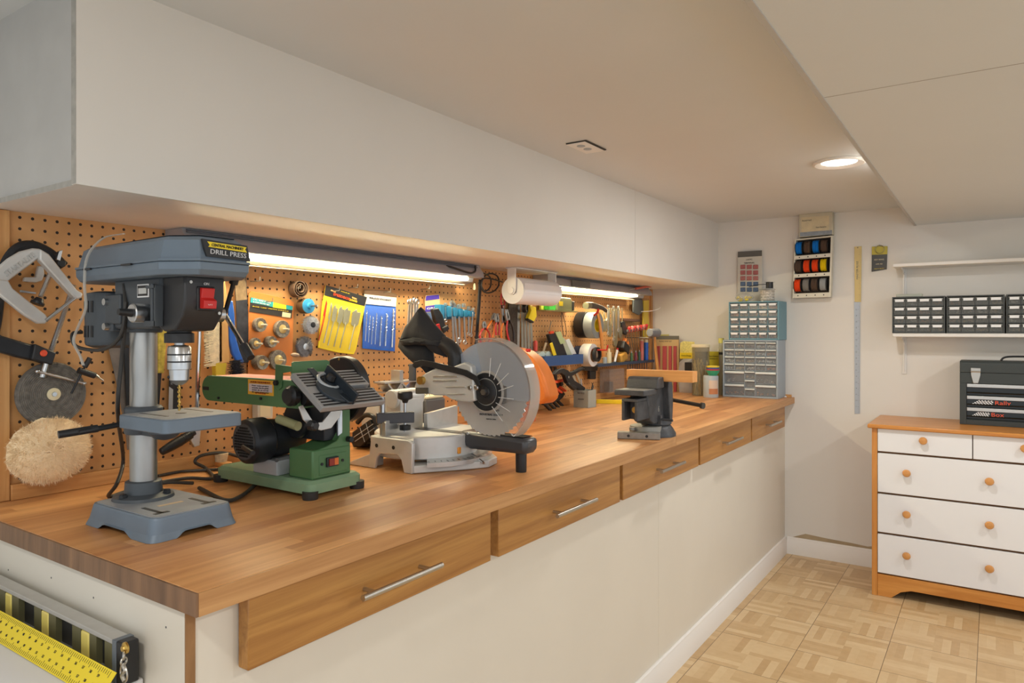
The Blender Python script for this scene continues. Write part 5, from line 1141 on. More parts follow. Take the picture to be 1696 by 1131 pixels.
for i in range(9):
    px = 1040+i*3.9; a = oX(px, 601, PEG+.05)
    single('hanging_bit', MB().cyl((PEG+.05, a.y, zR-.0075), (PEG+.05, a.y, zR-.05-.01*(i % 3)), .004, .0025, 8), GREYD, 'slim grey bit hanging below the blue rack shelf, %s from left' % ['first', 'second', 'third', 'fourth', 'fifth', 'sixth', 'seventh', 'eighth', 'ninth'][i], 'drill bit', 'bits hanging under the blue rack')
# clear container and yellow level below the rack
a = oZ(1017, 664, BZ)
k = thing('clear_container', 'tall clear plastic container under the left of the blue rack shelf', 'container', oX(1017, 661, PEG+.05))
q0, q1 = oX(1004, 612, PEG+.06), oX(1029, 661, PEG+.06); zc = q1.z
m = MB(); y0, y1, x0, x1, zz = q0.y, q1.y, PEG+.02, PEG+.08, q0.z
m.box(x0, x1, y0, y1, BZ+.0375, BZ+.041).box(x1-.0015, x1, y0, y1, BZ+.041, zz).box(x0, x0+.0015, y0, y1, BZ+.041, zz).box(x0+.0015, x1-.0015, y0, y0+.0015, BZ+.041, zz).box(x0+.0015, x1-.0015, y1-.0015, y1, BZ+.041, zz)
obj('walls', m, clear('container_clear', (226, 222, 218), .12, .1), k); obj('contents', MB().box(x0+.01, x1-.01, y0+.03, y0+.07, BZ+.042, BZ+.10), GREYD, k, .004)
p0, p1 = oZ(988, 668, BZ), oZ(1032, 669, BZ)
k = thing('yellow_square_ruler', 'yellow ruler bar lying on the worktop below the clear container', 'ruler', p0)
c = (p0+p1)/2; c.z = BZ+.011; d = p1-p0
obj('bar', MB().cbox(c, d.length, .014, .021, Matrix.Rotation(math.atan2(d.y, d.x), 3, 'Z')), YEL, k, .001)
# black hanging brush, spring clamps
k = PTh('paint_brush', 'black flat brush hanging under the white masking tape', 'brush', 980, 628, .03)
PT([(968, 607), (990, 606), (990, 614), (968, 614)], .05, .02, 'crossbar', BLK, k, .002); PT([(978, 614), (988, 614), (987, 628), (978, 628)], .05, .02, 'blade', BLK, k, .003)
def CPX(X, Y): return (860+X/10.28, 590+Y/10.28)
for i, lab in enumerate(['orange tipped black spring clamp leftmost of the cluster', 'orange tipped black spring clamp second from left of the cluster', 'orange tipped black spring clamp third from left of the cluster', 'orange tipped black spring clamp rightmost of the cluster']):
    dx, dy = i*66, -i*26; k = PTh('spring_clamp', lab, 'clamp', CPX(560+dx, 920+dy)[0], CPX(0, 920+dy)[1], .05, 'black spring clamps with orange tips'); of = .055+.026*(3-i)
    PT([CPX(X+dx, Y+dy) for X, Y in [(500, 700), (560, 690), (590, 720), (540, 790), (480, 840), (430, 830), (470, 770)]], of, .02, 'body', BLK, k, .002)
    PT([CPX(X+dx, Y+dy) for X, Y in [(455, 840), (490, 830), (565, 905), (560, 925), (535, 925)]], of-.002, .014, 'leg', BLK, k, .002)
    PT([CPX(X+dx, Y+dy) for X, Y in [(500, 580), (530, 590), (620, 660), (610, 685), (580, 680), (510, 630)]], of+.002, .016, 'orange_grip', ORNG2, k, .003)
    PT([CPX(X+dx, Y+dy*.6) for X, Y in [(490, 450), (560, 430), (600, 440), (590, 470), (520, 490), (490, 480)]], of+.002, .016, 'orange_grip', ORNG2, k, .003)
    PT([CPX(X+dx, Y+dy) for X, Y in [(505, 500), (540, 490), (560, 560), (520, 600)]], of, .012, 'arm', BLK, k, .002)
k = PTh('spring_clamp', 'large black spring clamp opened wide above the grey box', 'clamp', 950, 650, .10); of = .13
PT([(918, 620), (926, 612), (934, 610), (941, 613), (945, 617), (955, 614), (966, 608), (969, 611), (958, 617), (948, 623), (952, 630), (962, 636), (970, 642), (968, 648), (950, 642), (940, 634), (936, 622), (930, 618), (920, 622)], of, .022, 'frame', BLK, k, .003)
obj('pivot', MB().lathe([(.006, 0), (.006, .004)], PG(941, 624.5, of), (1, 0, 0), 14), STEEL, k)
PT([(944, 634), (955, 640), (956, 645), (952, 646), (943, 638)], of+.03, .02, 'pad', BLK, k, .003)
# grey pen box on the worktop
gb = thing('pen_box', 'square grey pen box on the worktop below the blue tray', 'box', (-1.713, 3.168, BZ))
m = MB(); x0, x1, y0, y1, z0, z1, t_ = -1.755, -1.672, 3.126, 3.21, BZ+.0005, 1.005, .004
m.box(x0, x1, y0, y1, z0, z0+t_).box(x0, x1, y0, y0+t_, z0+t_, z1).box(x0, x1, y1-t_, y1, z0+t_, z1).box(x0, x0+t_, y0+t_, y1-t_, z0+t_, z1).box(x1-t_, x1, y0+t_, y1-t_, z0+t_, z1)
bx_ = obj('body', m, mat('box_grey_green', (164, 172, 166), .6), gb)
text('NOTICE', (-1.713, 3.1255, .99), (1, 0, 0), (0, 0, 1), .011, GREYD, bx_); text('DESIGN', (-1.713, 3.1255, .960), (1, 0, 0), (0, 0, 1), .010, GREYD, bx_)
for i, (dx, dy, tx, ty, h, m_, lab) in enumerate([(.0, .02, -.25, -.1, .12, CREAM, 'pale pen leaning left in the grey pen box'), (.02, .03, -.1, .0, .13, STEEL, 'thin steel scriber standing in the grey pen box'), (.05, .05, .1, .15, .11, BLK, 'black pen leaning right in the grey pen box'), (.055, .04, .2, .1, .10, GREYD, 'dark grey pen at the right corner of the grey pen box')]):
    b0 = V((x0+.015+dx*.8, y0+.015+dy, z0+.012)); d = V((tx, ty, 1)).normalized(); single('pen', MB().cyl(b0, b0+d*h, .0028, n=8), m_, lab, 'pen', 'pens in the grey box')
# paper towel
k = thing('paper_towel_holder', 'white paper towel roll in a holder screwed under the bulkhead', 'paper towel holder', (-1.70, 2.5, 1.42))
py0, py1, pzc = oX(849, 481, -1.70).y, oX(913, 475, -1.70).y, oX(849, 481, -1.70).z
obj('roll', MB().lathe([(.018, 0), (.057, 0), (.058, .003), (.058, py1-py0-.003), (.057, py1-py0), (.018, py1-py0)], (-1.70, py0, pzc), (0, 1, 0), 48, True), PAPER, k)
obj('loose_sheet', MB().box(-1.6412, -1.6405, py0+.004, py1-.004, pzc-.01, pzc+.03), PAPER, k)
for y in (py0-.010, py1+.004):
    a_ = obj('bracket', MB().prism([(-1.722, CABZ-.001), (-1.678, CABZ-.001), (-1.678, pzc+.0), (-1.685, pzc-.014), (-1.70, pzc-.019), (-1.715, pzc-.014), (-1.722, pzc)], 'y', y, y+.006), WHITE, k, .002)
    obj('boss', MB().lathe([(.015, 0), (.014, .006)], (-1.70, y, pzc), (0, -1, 0), 20), WHITE, a_)
obj('mount_plate', MB().box(-1.73, -1.67, py0-.012, py1+.012, CABZ-.006, CABZ-.0008), WHITE, k, .002)
# red handled driver lying on the far tube light
k = thing('red_screwdriver', 'red handled screwdriver tucked along the far end of the far tube light', 'screwdriver', oX(1070, 476, -1.73))
obj('handle', MB().cyl(oX(1052, 478, -1.735), oX(1078, 474, -1.735), .007), mat('handle_red2', (196, 88, 66), .4), k); obj('tip', MB().cyl(oX(1043, 479, -1.735), oX(1052, 478, -1.735), .003), STEEL, k)

# further small things on and below the pegboard
k = PTh('outlet_box', 'pale outlet box on the pegboard under the sander belt arm', 'outlet', 440, 692)
bx_ = PT([(427, 667), (452, 667), (452, 693), (427, 693)], .03, .028, 'box', mat('outlet_pale', (206, 204, 190), .5), k, .002)
PT([(431, 670), (448, 670), (448, 690), (431, 690)], .0315, .002, 'cover', CREAM, bx_, .001)
k = PTh('red_driver', 'short red handled driver hanging left of the slim pale screwdriver', 'screwdriver', 887, 590, .04)
obj('handle', MB().lathe([(.004, 0), (.010, .003), (.010, .045), (.006, .052)], PG(887, 582, .04), (0, 0, 1), 12), mat('red_soft', (222, 84, 70), .4), k)
for (a, b_, lab) in [((912, 607), (913, 650), 'black flat bar hanging under the blue tray at its left'), ((920, 607), (922, 645), 'black flat bar hanging under the middle of the blue tray')]:
    single('flat_bar', MB().prism([(p.y, p.z) for p in [PG(a[0]-2, a[1], .02), PG(a[0]+2, a[1], .02), PG(b_[0]+2, b_[1], .02), PG(b_[0]-2, b_[1], .02)]], 'x', PEG+.016, PEG+.020), BLKM, lab, 'bar', 'black bars under the blue tray')
k = PTh('tongs', 'pale riveted tongs hanging open behind the large black spring clamp', 'hand tool', 958, 650, .03)
for a, b_ in (((953, 612), (966, 646)), ((950, 622), (960, 652))):
    q = [PG(a[0]-1.8, a[1], .03), PG(a[0]+1.8, a[1], .03), PG(b_[0]+1.8, b_[1], .03), PG(b_[0]-1.8, b_[1], .03)]
    obj('arm', MB().prism([(p.y, p.z) for p in q], 'x', PEG+.026, PEG+.030), mat('tong_pale', (196, 186, 160), .45, .4), k)
pliers(1047, 628, 14, 3, BLH, 'small black handled pliers hanging left of the vise block', 0, .04, 6)
k = thing('black_dish', 'flat black dish on the worktop behind the vise anvil', 'dish', oZ(1052, 652, BZ))
p = oZ(1052, 652, BZ); obj('dish', MB().lathe([(.03, 0), (.05, .012), (.052, .02), (.048, .02), (.028, .004), (1e-6, .004)], (max(p.x, -1.76), p.y, BZ+.0005), (0, 0, 1), 28), BLK, k)
# ================================================================ FAR END OF THE WORKTOP
def organizer(x0, x1, yf, yb, z0, z1, cells, mb_, mp, mf, lab, name='drawer_cabinet', wall=.006, lbl=None, grp=None, contents=None, label_h=.4):
    """cells: list of (u0,u1,v0,v1) in 0..1 of the inner front, v from the top"""
    k = thing(name, lab, 'drawer cabinet', ((x0+x1)/2, (yf+yb)/2, z0), grp)
    xi0, xi1, zi0, zi1 = x0+wall, x1-wall, z0+wall, z1-wall
    m = MB().box(x0, x1, yf+.034, yb, z0, z1).box(x0, x0+wall, yf+.03, yf+.034, z0, z1).box(x1-wall, x1, yf+.03, yf+.034, z0, z1).box(x0, x0+wall, yf, yf+.03, z0, z1).box(x1-wall, x1, yf, yf+.03, z0, z1).box(xi0, xi1, yf, yf+.03, z1-wall, z1).box(xi0, xi1, yf, yf+.03, z0, z0+wall)
    g = .0018
    b = obj('housing', m, mb_, k, .0015)
    obj('dark_interior', MB().box(xi0, xi1, yf+.0302, yf+.0338, z0+.001, z1-.001), mat('interior_dark', (66, 70, 74), .7), k)
    us = sorted({round(c[0], 4) for c in cells} | {round(c[1], 4) for c in cells}); W, H = xi1-xi0, zi1-zi0
    for (u0, u1, v0, v1) in cells:
        a0, a1, c1, c0 = xi0+u0*W+g, xi0+u1*W-g, zi1-v0*H-g, zi1-v1*H+g
        dh = c1-c0
        d = obj('drawer', MB().box(a0, a1, yf+.003, yf+.0045, c0, c1-dh*.05).box(a0, a1, yf+.0045, yf+.028, c0, c0+.0012), mf, k)
        obj('pull_lip', MB().prism([(yf+.003, c1-dh*.05), (yf-.004, c1-dh*.10), (yf-.005, c1-dh*.22), (yf+.001, c1-dh*.26), (yf+.003, c1-dh*.26)], 'x', a0+.001, a1-.001), mp, d)
        if lbl: obj('paper_label', MB().box(a0+(a1-a0)*.12, a1-(a1-a0)*.12, yf-.0056, yf-.0050, c1-dh*(.12+label_h), c1-dh*.14), lbl, d)
        if contents:
            cm = random.choice(contents); mm = MB(); n = random.choice([7, 10, 14])
            for i in range(n):
                r = min(dh, .03)*random.uniform(.08, .17); mm.cbox((random.uniform(a0+.006, a1-.006), yf+random.uniform(.009, .018), c0+.002+r+dh*.25*random.random()), r*2, r*1.4, r*1.5, Matrix.Rotation(random.uniform(0, 3), 3, V((random.random(), 1, random.random()))))
            obj('contents', mm, cm, d)
    gm = MB()
    for (u0, u1, v0, v1) in cells:
        gm.box(xi0+u1*W-g*.7, xi0+u1*W+g*.7, yf+.002, yf+.03, zi1-v1*H, zi1-v0*H); gm.box(xi0+u0*W, xi0+u1*W, yf+.002, yf+.03, zi1-v1*H-g*.7, zi1-v1*H+g*.7)
    obj('dividers', gm, mb_, k); return k
GC = mat('cabinet_grey_blue', (156, 168, 178), .5); TC = mat('cabinet_teal', (104, 146, 160), .5); KC = mat('cabinet_charcoal', (72, 76, 76), .5)
CLR = clear('drawer_clear', (206, 212, 216), .20, .12); CLRD = clear('drawer_smoke', (150, 152, 148), .30, .12)
BITS = [mat('bits_white', (226, 224, 218), .5), mat('bits_steel', (170, 170, 170), .35, .6), mat('bits_dark', (92, 92, 94), .4, .4), mat('bits_tan', (198, 170, 120), .5), mat('bits_copper', (200, 128, 90), .4, .4)]
small = [(c/5, (c+1)/5, r*.1325, (r+1)*.1325) for r in range(4) for c in range(5)]
big = [(0, .4, .53, .77), (0, .4, .77, 1), (.4, .6, .53, .69), (.4, .6, .69, .845), (.4, .6, .845, 1), (.6, 1, .53, .77), (.6, 1, .77, 1)]
gx0, gx1, gy = oY(1197, 600, 4.14).x, oY(1288.5, 600, 4.14).x, 4.14
gz = oY(1240, 563, 4.14).z
organizer(gx0, gx1, gy, ENDY-.022, BZ+.0005, gz, small+big, GC, mat('lip_pale', (216, 222, 222), .4), CLR, 'grey drawer cabinet of clear drawers standing on the far end of the worktop', contents=BITS, wall=.009)
bx0, bx1, bz1 = oY(1207, 530, 4.15).x, oY(1290, 530, 4.15).x, oY(1250, 499, 4.15).z
organizer(bx0, bx1, 4.148, ENDY-.004, gz+.0008, bz1, [(c/5, (c+1)/5, r/5, (r+1)/5) for r in range(5) for c in range(5)], TC, GREYP, CLR, 'teal blue drawer cabinet stacked on the grey drawer cabinet', lbl=PAPER, contents=BITS, wall=.007, label_h=.32)
def EY(pts, Y, th, name, m, par, bev=.0006, label=None):
    q = [oY(px, py, Y) for px, py in pts]; return obj(name, MB().prism([(p.x, p.z) for p in q], 'y', Y, Y+th), m, par, bev, label)
def EYT(s, px, py, Y, size, m, par, wd=None): return text(s, oY(px, py, Y), (1, 0, 0), (0, 0, 1), size, m, par, wd)
# terminal kit card leaning on the wall on top of the teal cabinet
k = thing('terminal_kit', 'tall clear terminal assortment card leaning on the wall above the teal cabinet', 'parts card', (oY(1241, 490, 4.31).x, 4.31, bz1))
Yk = 4.31; zbk = bz1+.0005
q = [oY(1222, 417, Yk), oY(1262, 416, Yk)]; xa, xb, zt = q[0].x, q[1].x, q[0].z
cd = obj('card', MB().box(xa, xb, Yk, Yk+.004, zbk, zt), mat('kit_card', (200, 196, 184), .5), k, .001)
obj('header', MB().box(xa, xb, Yk-.0008, Yk, zt-.034, zt), mat('kit_header', (92, 90, 86), .5), cd)
EYT('110 PC.', 1241, 430, Yk-.001, .013, BLK, cd); EYT('TERMINAL', 1241, 435.5, Yk-.001, .014, BLK, cd)
cols_ = [mat('kit_red', (168, 96, 92), .5, var=.3, vs=200), mat('kit_red', (168, 96, 92), .5), mat('kit_rose', (176, 110, 104), .5, var=.3, vs=200), mat('kit_blue', (74, 96, 128), .5, var=.4, vs=200), mat('kit_blue', (74, 96, 128), .5)]
for r in range(5):
    for c in range(3):
        cx_, cy_ = 1230.5+c*10.6, 442+r*9.4; a = oY(cx_, cy_, Yk-.001)
        cl_ = obj('blister_cell', MB().cbox((a.x, Yk-.003, a.z), .030, .006, .026), cols_[r], cd, .003)
k = thing('yellow_parts_bag', 'clear bag of yellow parts lying on top of the teal cabinet', 'bag', (oY(1233, 495, 4.2).x, 4.2, bz1))
xm = oY(1233, 495, 4.2).x
for i in range(14): obj('connector', MB().cbox((xm+random.uniform(-.038, .038), 4.2+random.uniform(-.02, .02), bz1+.010+random.uniform(0, .018)), .018, .008, .008, Matrix.Rotation(random.uniform(-1, 1), 3, 'Y')), YEL, k, .002)
obj('bag_film', MB().pillow([(xm+.055*math.cos(a*.45), 4.2, bz1+.0265+.025*math.sin(a*.45)) for a in range(14)], (0, 1, 0), .028, .001), clear('bag_film', (230, 230, 226), .25), k)
p = oY(1271, 490, 4.22)
k = thing('string_spool', 'spool of white and grey string standing on the teal cabinet', 'spool', (p.x, 4.22, bz1))
pr = [(.008, .004)]
for i in range(12): pr += [(.040+.002*math.sin(i*2), .005+i*.0052), (.037, .0076+i*.0052)]
obj('string', MB().lathe(pr+[(.008, .068)], (p.x, 4.22, bz1), (0, 0, 1), 28), mat('string_mix', (206, 200, 190), .8, var=.35, vs=120), k)
for z in (0, .068): obj('flange', MB().lathe([(.046, 0), (.046, .003)], (p.x, 4.22, bz1+.0006+z), (0, 0, 1), 28), clear('flange_clear', (220, 220, 216), .45), k)
k = thing('black_wire_spool', 'small black wire spool standing on the string spool', 'spool', (p.x+.012, 4.22, bz1+.072))
obj('wire', MB().cyl((p.x+.012, 4.22, bz1+.075), (p.x+.012, 4.22, bz1+.112), .020, n=20), BLK, k)
for z in (.0722, .112): obj('flange', MB().lathe([(.030, 0), (.030, .002)], (p.x+.012, 4.22, bz1+z), (0, 0, 1), 24), clear('flange_clear', (220, 220, 216), .45), k)
obj('loose_end', MB().tube([(p.x, 4.205, bz1+.10), (p.x-.05, 4.20, bz1+.098), (p.x-.10, 4.20, bz1+.088)], .002, 6), BLK, k)
# hanging red file card, bags, jar, boxes against the back wall
Yw = 4.296
k = thing('tool_card', 'tan card of four red handled tools leaning at the left end of the back wall', 'tool card', (oY(1105, 650, Yw).x, Yw, BZ))
q0, q1 = oY(1085, 556, Yw), oY(1124.5, 557, Yw)
cd = obj('card', MB().box(q0.x, q1.x, Yw, Yw+.004, BZ+.0006, q0.z), mat('card_tan', (200, 172, 122), .6), k, .001)
obj('header', MB().box(q0.x, q1.x, Yw-.001, Yw, q0.z-.024, q0.z), mat('card_grey', (104, 102, 92), .5), cd)
text('FILING RASP SET', ((q0.x+q1.x)/2-.01, Yw-.0006, q0.z-.036), (1, 0, 0), (0, 0, 1), .012, BLK, cd, .085)
for i, (a, b_) in enumerate([(1087, 1092.6), (1097, 1103.6), (1107, 1111.8), (1115, 1120)]): EY([(a, 573), (b_, 573), (b_, 650), (a, 650)], Yw-.012, .012, 'red_handle', mat('handle_rose', (176, 72, 74), .4), cd, .003)
k = thing('tool_card', 'low yellow edged card top showing behind the red handled tool card', 'tool card', (oY(1100, 650, 4.31).x, 4.31, BZ))
EY([(1088, 554), (1108, 553.5), (1108, 640), (1088, 640)], 4.312, .002, 'card', mat('card_olive', (196, 186, 110), .5), k)
k = thing('yellow_bag', 'clear crumpled bag with yellow label between red tool card and twig jar', 'bag', (oY(1136, 650, 4.27).x, 4.27, BZ))
pk = EY([(1126, 568), (1132, 565), (1150, 566), (1150, 594), (1126, 594)], 4.27, .006, 'pack', mat('pack_pale_yellow', (226, 214, 130), .4, var=.2, vs=90), k, .002)
EY([(1126, 584), (1150, 584), (1150, 594), (1126, 594)], 4.268, .002, 'yellow_label', YEL, pk); EYT('Extra Deep', 1136.5, 589, 4.2675, .013, BLK, pk, .062)
o_ = [oY(x, y, 4.262) for x, y in [(1125, 600), (1132, 594), (1146, 594), (1149, 612), (1148, 640), (1146, 651), (1134, 653), (1125, 650), (1123, 630)]]
obj('lower_bag', MB().pillow(o_, (0, 1, 0), .02, .0015), clear('bag_milky', (214, 212, 214), .6, .2), k)
EY([(1134, 600), (1146, 600), (1146, 616), (1134, 616)], 4.240, .001, 'bag_label', BLK, k)
# jar of twigs
jp = V((-1.452, 4.14, BZ+.0006)); jz = oY(1160, 575, 4.14).z
k = thing('twig_jar', 'tall clear jar with white lid full of pale sticks beside the grey can', 'jar', jp)
obj('glass', MB().lathe([(.051, .0), (.051, jz-BZ), (.0495, jz-BZ), (.0495, .003), (1e-6, .003)], jp, (0, 0, 1), 36), clear('jar_glass', (206, 200, 180), .16, .05), k)
obj('lid', MB().lathe([(.054, 0), (.055, .003), (.055, .014), (.052, .017)], (jp.x, jp.y, jz+BZ*0), (0, 0, 1), 36), CREAM, k)
STK = [mat('stick_tan', (200, 178, 120), .7, var=.15, vs=60), mat('stick_olive', (150, 136, 90), .7), mat('stick_pale', (216, 200, 150), .7)]
for i in range(64):
    a, r = random.uniform(0, 6.28), .046*math.sqrt(random.random()); b_, r2 = a+random.uniform(-1.2, 1.2), .046*math.sqrt(random.random()); h = random.uniform(.15, .225)
    obj('stick', MB().cyl(jp+V((r*math.cos(a), r*math.sin(a), .005)), jp+V((r2*math.cos(b_), r2*math.sin(b_), h)), .0028, n=6), random.choice(STK), k)
obj('dark_sheets', MB().prism([(jp.x+a, jp.z+b) for a, b in ((-.034, .19), (.035, .18), (.040, .262), (-.03, .262))], 'y', jp.y-.01, jp.y+.01), mat('sheet_dark', (88, 86, 78), .6, var=.2, vs=60), k)
k = thing('yellow_box', 'olive yellow flat box behind the twig jar', 'box', (oY(1184, 650, 4.28).x, 4.28, BZ))
q0, q1 = oY(1172, 582, 4.28), oY(1192, 582, 4.28)
b_ = obj('carton', MB().box(q0.x, q1.x, 4.28, 4.30, BZ+.0006, q0.z), mat('carton_olive', (196, 180, 44), .5), k, .001); text('PRO-TOUCH', ((q0.x+q1.x)/2, 4.2795, q0.z-.03), (1, 0, 0), (0, 0, 1), .010, BLK, b_); text('SANDER KIT', ((q0.x+q1.x)/2, 4.2795, q0.z-.045), (1, 0, 0), (0, 0, 1), .010, BLK, b_)
a = oY(1195.5, 640, 4.25)
k = thing('clear_tube', 'slim clear tube with yellow cap between jar and grey drawer cabinet', 'tube', (a.x, 4.25, BZ)); zt = oY(1195, 560, 4.25).z
obj('tube', MB().cyl((a.x-.004, 4.25, BZ+.0006), (a.x-.004, 4.25, zt-.03), .014, n=20), clear('tube_clear', (214, 212, 190), .5), k)
obj('cap', MB().cyl((a.x-.004, 4.25, zt-.03), (a.x-.004, 4.25, zt), .016, n=20), mat('cap_yellow', (214, 206, 110), .5), k)
obj('band', MB().cyl((a.x-.004, 4.25, zt-.10), (a.x-.004, 4.25, zt-.085), .0145, n=20), BLK, k)
cp = V((-1.362, 4.055, BZ+.0006))
k = thing('grey_can', 'pale grey can with an orange and cream picture label left of the grey cabinet', 'can', cp)
cn = obj('body', MB().lathe([(.042, 0), (.043, .003), (.043, .122), (.041, .126)], cp, (0, 0, 1), 36), mat('can_grey', (176, 186, 192), .5), k)
obj('picture', MB().lathe([(.0434, .02), (.0434, .100)], cp, (0, 0, 1), 24, False, math.radians(185), math.radians(262)), mat('label_cream', (220, 200, 178), .5), cn)
obj('picture_base', MB().lathe([(.0437, .02), (.0437, .052)], cp, (0, 0, 1), 24, False, math.radians(185), math.radians(262)), mat('label_rust', (196, 128, 84), .5), cn)
k0 = cp+V((.012, 0, .1265))
for i, (m_, lb_) in enumerate([(mat('bowl_green', (56, 160, 120), .4), 'small green bowl at the bottom of the stack on the grey can'), (mat('bowl_red', (206, 70, 84), .4), 'small red bowl second from the bottom of the stack on the grey can'), (mat('bowl_blue', (70, 96, 170), .4), 'small blue bowl below the yellow bowl on the grey can'), (mat('bowl_yellow', (236, 214, 70), .4), 'small yellow bowl topmost of the stack on the grey can')]):
    single('bowl', MB().lathe([(.022, 0), (.034, .018), (.038, .030), (.036, .030), (.032, .018), (.020, .003), (1e-6, .003)], k0+V((0, 0, i*.0085)), (0, 0, 1), 32), m_, lb_, 'bowl', 'stacked colourful bowls')
single('white_pebble', MB().ball(oZ(1301, 657, BZ+.006), .007, (0, 0, 1), .7), WHITE, 'tiny white lump on the worktop corner beside the grey drawer cabinet', 'lump')

# ================================================================ BACK WALL
Yr = ENDY-.068
rk = thing('wire_dispenser', 'cream wall rack holding three rows of coloured wire spools', 'rack', oY(1345, 492, Yr))
O = [(1316.4, 396.4), (1379, 390), (1375.8, 491.6), (1312.6, 493.6)]
def ip(u, v):
    a = [O[0][i]+(O[1][i]-O[0][i])*u for i in (0, 1)]; b_ = [O[3][i]+(O[2][i]-O[3][i])*u for i in (0, 1)]; return (a[0]+(b_[0]-a[0])*v, a[1]+(b_[1]-a[1])*v)
CR = mat('rack_cream', (214, 210, 194), .5)
def quad(u0, u1, v0, v1, Y, th, nm, m): return EY([ip(u0, v0), ip(u1, v0), ip(u1, v1), ip(u0, v1)], Y, th, nm, m, rk, 0)
quad(.005, .995, .005, .995, Yr+.05, .015, 'back_plate', mat('rack_inside', (58, 50, 44), .8))
for (u0, u1, v0, v1, nm) in [(0, .025, 0, 1, 'side'), (.955, 1, 0, 1, 'side'), (.025, .955, 0, .02, 'top_rail'), (.025, .955, .285, .345, 'shelf_rail'), (.025, .955, .595, .655, 'shelf_rail'), (.025, .955, .925, 1, 'shelf_rail')]:
    r_ = quad(u0, u1, v0, v1, Yr, .05 if nm in ('side', 'top_rail') else .012, nm, CR)
    if nm == 'shelf_rail':
        for j in range(4):
            p = oY(*ip(.14+j*.225, (v0+v1)/2), Yr); obj('hole', MB().cyl((p.x, Yr-.0004, p.z), (p.x, Yr+.001, p.z), .0035, n=10), BLK, r_)
for v in (.30, .61): quad(.025, .955, v, v+.02, Yr+.012, .038, 'inner_shelf', CR)
for v in (.18, .5, .82):
    p = oY(*ip(1, v), Yr+.02); obj('side_hole', MB().cyl((p.x-.0005, Yr+.022, p.z), (p.x+.0008, Yr+.022, p.z), .005, n=10), BLK, rk)
WB, WBR, WO, WY, WG, WW_ = mat('wire_blue', (30, 130, 214), .4), mat('wire_brown', (104, 84, 70), .5), mat('wire_orange', (236, 88, 40), .4), mat('wire_yellow', (232, 206, 30), .4), mat('wire_grey', (150, 146, 140), .5), mat('wire_light', (176, 178, 178), .5)
rows = [(.16, [WB, WBR, WB, WBR]), (.475, [WBR, WO, WO, WY]), (.79, [WO, WG, WBR, WW_])]
nmm = {WB.name: 'blue', WBR.name: 'brown', WO.name: 'orange', WY.name: 'yellow', WG.name: 'grey', WW_.name: 'light grey'}
for ri, (v, ms_) in enumerate(rows):
    for ci, m_ in enumerate(ms_):
        p = oY(*ip(.145+ci*.222, v), Yr+.03); W = .040
        k = thing('wire_spool', '%s wire spool %s in the %s row of the wall rack' % (nmm[m_.name], ['leftmost', 'second from left', 'third from left', 'rightmost'][ci], ['top', 'middle', 'bottom'][ri]), 'wire spool', (p.x, p.y, p.z-.04), 'wire spools in the wall rack')
        pr = [(.006, .003)]
        for i in range(9): pr += [(.0345+.001*((i*7) % 3), .004+i*.0036), (.0325, .0058+i*.0036)]
        obj('wire', MB().lathe(pr+[(.006, W-.003)], (p.x-W/2, p.y-.004, p.z), (1, 0, 0), 26), m_, k)
        obj('reel', MB().cyl((p.x-W/2, p.y-.004, p.z), (p.x-W/2+.0025, p.y-.004, p.z), .036, n=24).cyl((p.x+W/2-.0025, p.y-.004, p.z), (p.x+W/2, p.y-.004, p.z), .036, n=24).cyl((p.x-W/2, p.y-.004, p.z), (p.x+W/2, p.y-.004, p.z), .008, n=10), BLK, k)
k = thing('storage_box', 'frosted plastic box with a beige paper on top of the wire rack under the ceiling', 'box', oY(1350, 390, ENDY-.05))
b_ = EY([(1323, 355), (1379, 350.5), (1379, 388), (1323, 393.5)], ENDY-.058, .052, 'case', mat('case_beige', (196, 188, 166), .45, var=.05), k, .003)
EY([(1327, 360), (1373, 357), (1373, 381), (1327, 385)], ENDY-.0592, .001, 'paper', mat('old_paper', (208, 196, 164), .8, var=.08, vs=30), b_, 0)
EY([(1325, 385), (1378, 381), (1378, 388), (1325, 392)], ENDY-.0592, .001, 'grey_band', mat('band_bluegrey', (140, 150, 160), .6, var=.15, vs=80), b_, 0)
EYT('Assorted', 1336, 365, ENDY-.0596, .014, GREYD, b_); EYT('hardware', 1360, 376, ENDY-.0596, .014, GREYD, b_)
# long rule
k = thing('wall_ruler', 'long narrow ruler hanging upright on the back wall, pale wood above steel below', 'ruler', oY(1420, 685, ENDY-.006))
EY([(1414.5, 499), (1424.5, 499), (1424, 685), (1415.5, 685)], ENDY-.004, .003, 'steel_rule', mat('rule_steel', (178, 186, 196), .4, .4), k, 0)
wp = EY([(1415, 408.5), (1427, 407.5), (1426, 500), (1415.5, 500)], ENDY-.008, .006, 'wooden_rule', mat('rule_wood', (212, 190, 128), .5), k, .0005)
a, b_ = oY(1420, 465, ENDY-.0085), oY(1420, 430, ENDY-.0085); text('MASTER RULE', (a+b_)/2, (0, 0, 1), (-1, 0, 0), .014, GREYD, wp, .10)
tk = MB(); x_ = oY(1424, 500, ENDY-.0045).x; z0, z1 = oY(1420, 683, ENDY-.005).z, oY(1420, 503, ENDY-.005).z
n = 76
for i in range(n):
    z = z0+(z1-z0)*i/n; w_ = .010 if i % 4 == 0 else .005; tk.box(x_-w_, x_-.001, ENDY-.0046, ENDY-.0042, z, z+.0008)
obj('tick_marks', tk, GREYD, k)
tk = MB(); x_ = oY(1426, 450, ENDY-.0085).x; z0, z1 = oY(1420, 498, ENDY-.008).z, oY(1420, 412, ENDY-.008).z
for i in range(36):
    z = z0+(z1-z0)*i/36; w_ = .009 if i % 4 == 0 else .005; tk.box(x_-w_-.002, x_-.002, ENDY-.0086, ENDY-.0081, z, z+.0008)
obj('tick_marks', tk, GREYD, k)
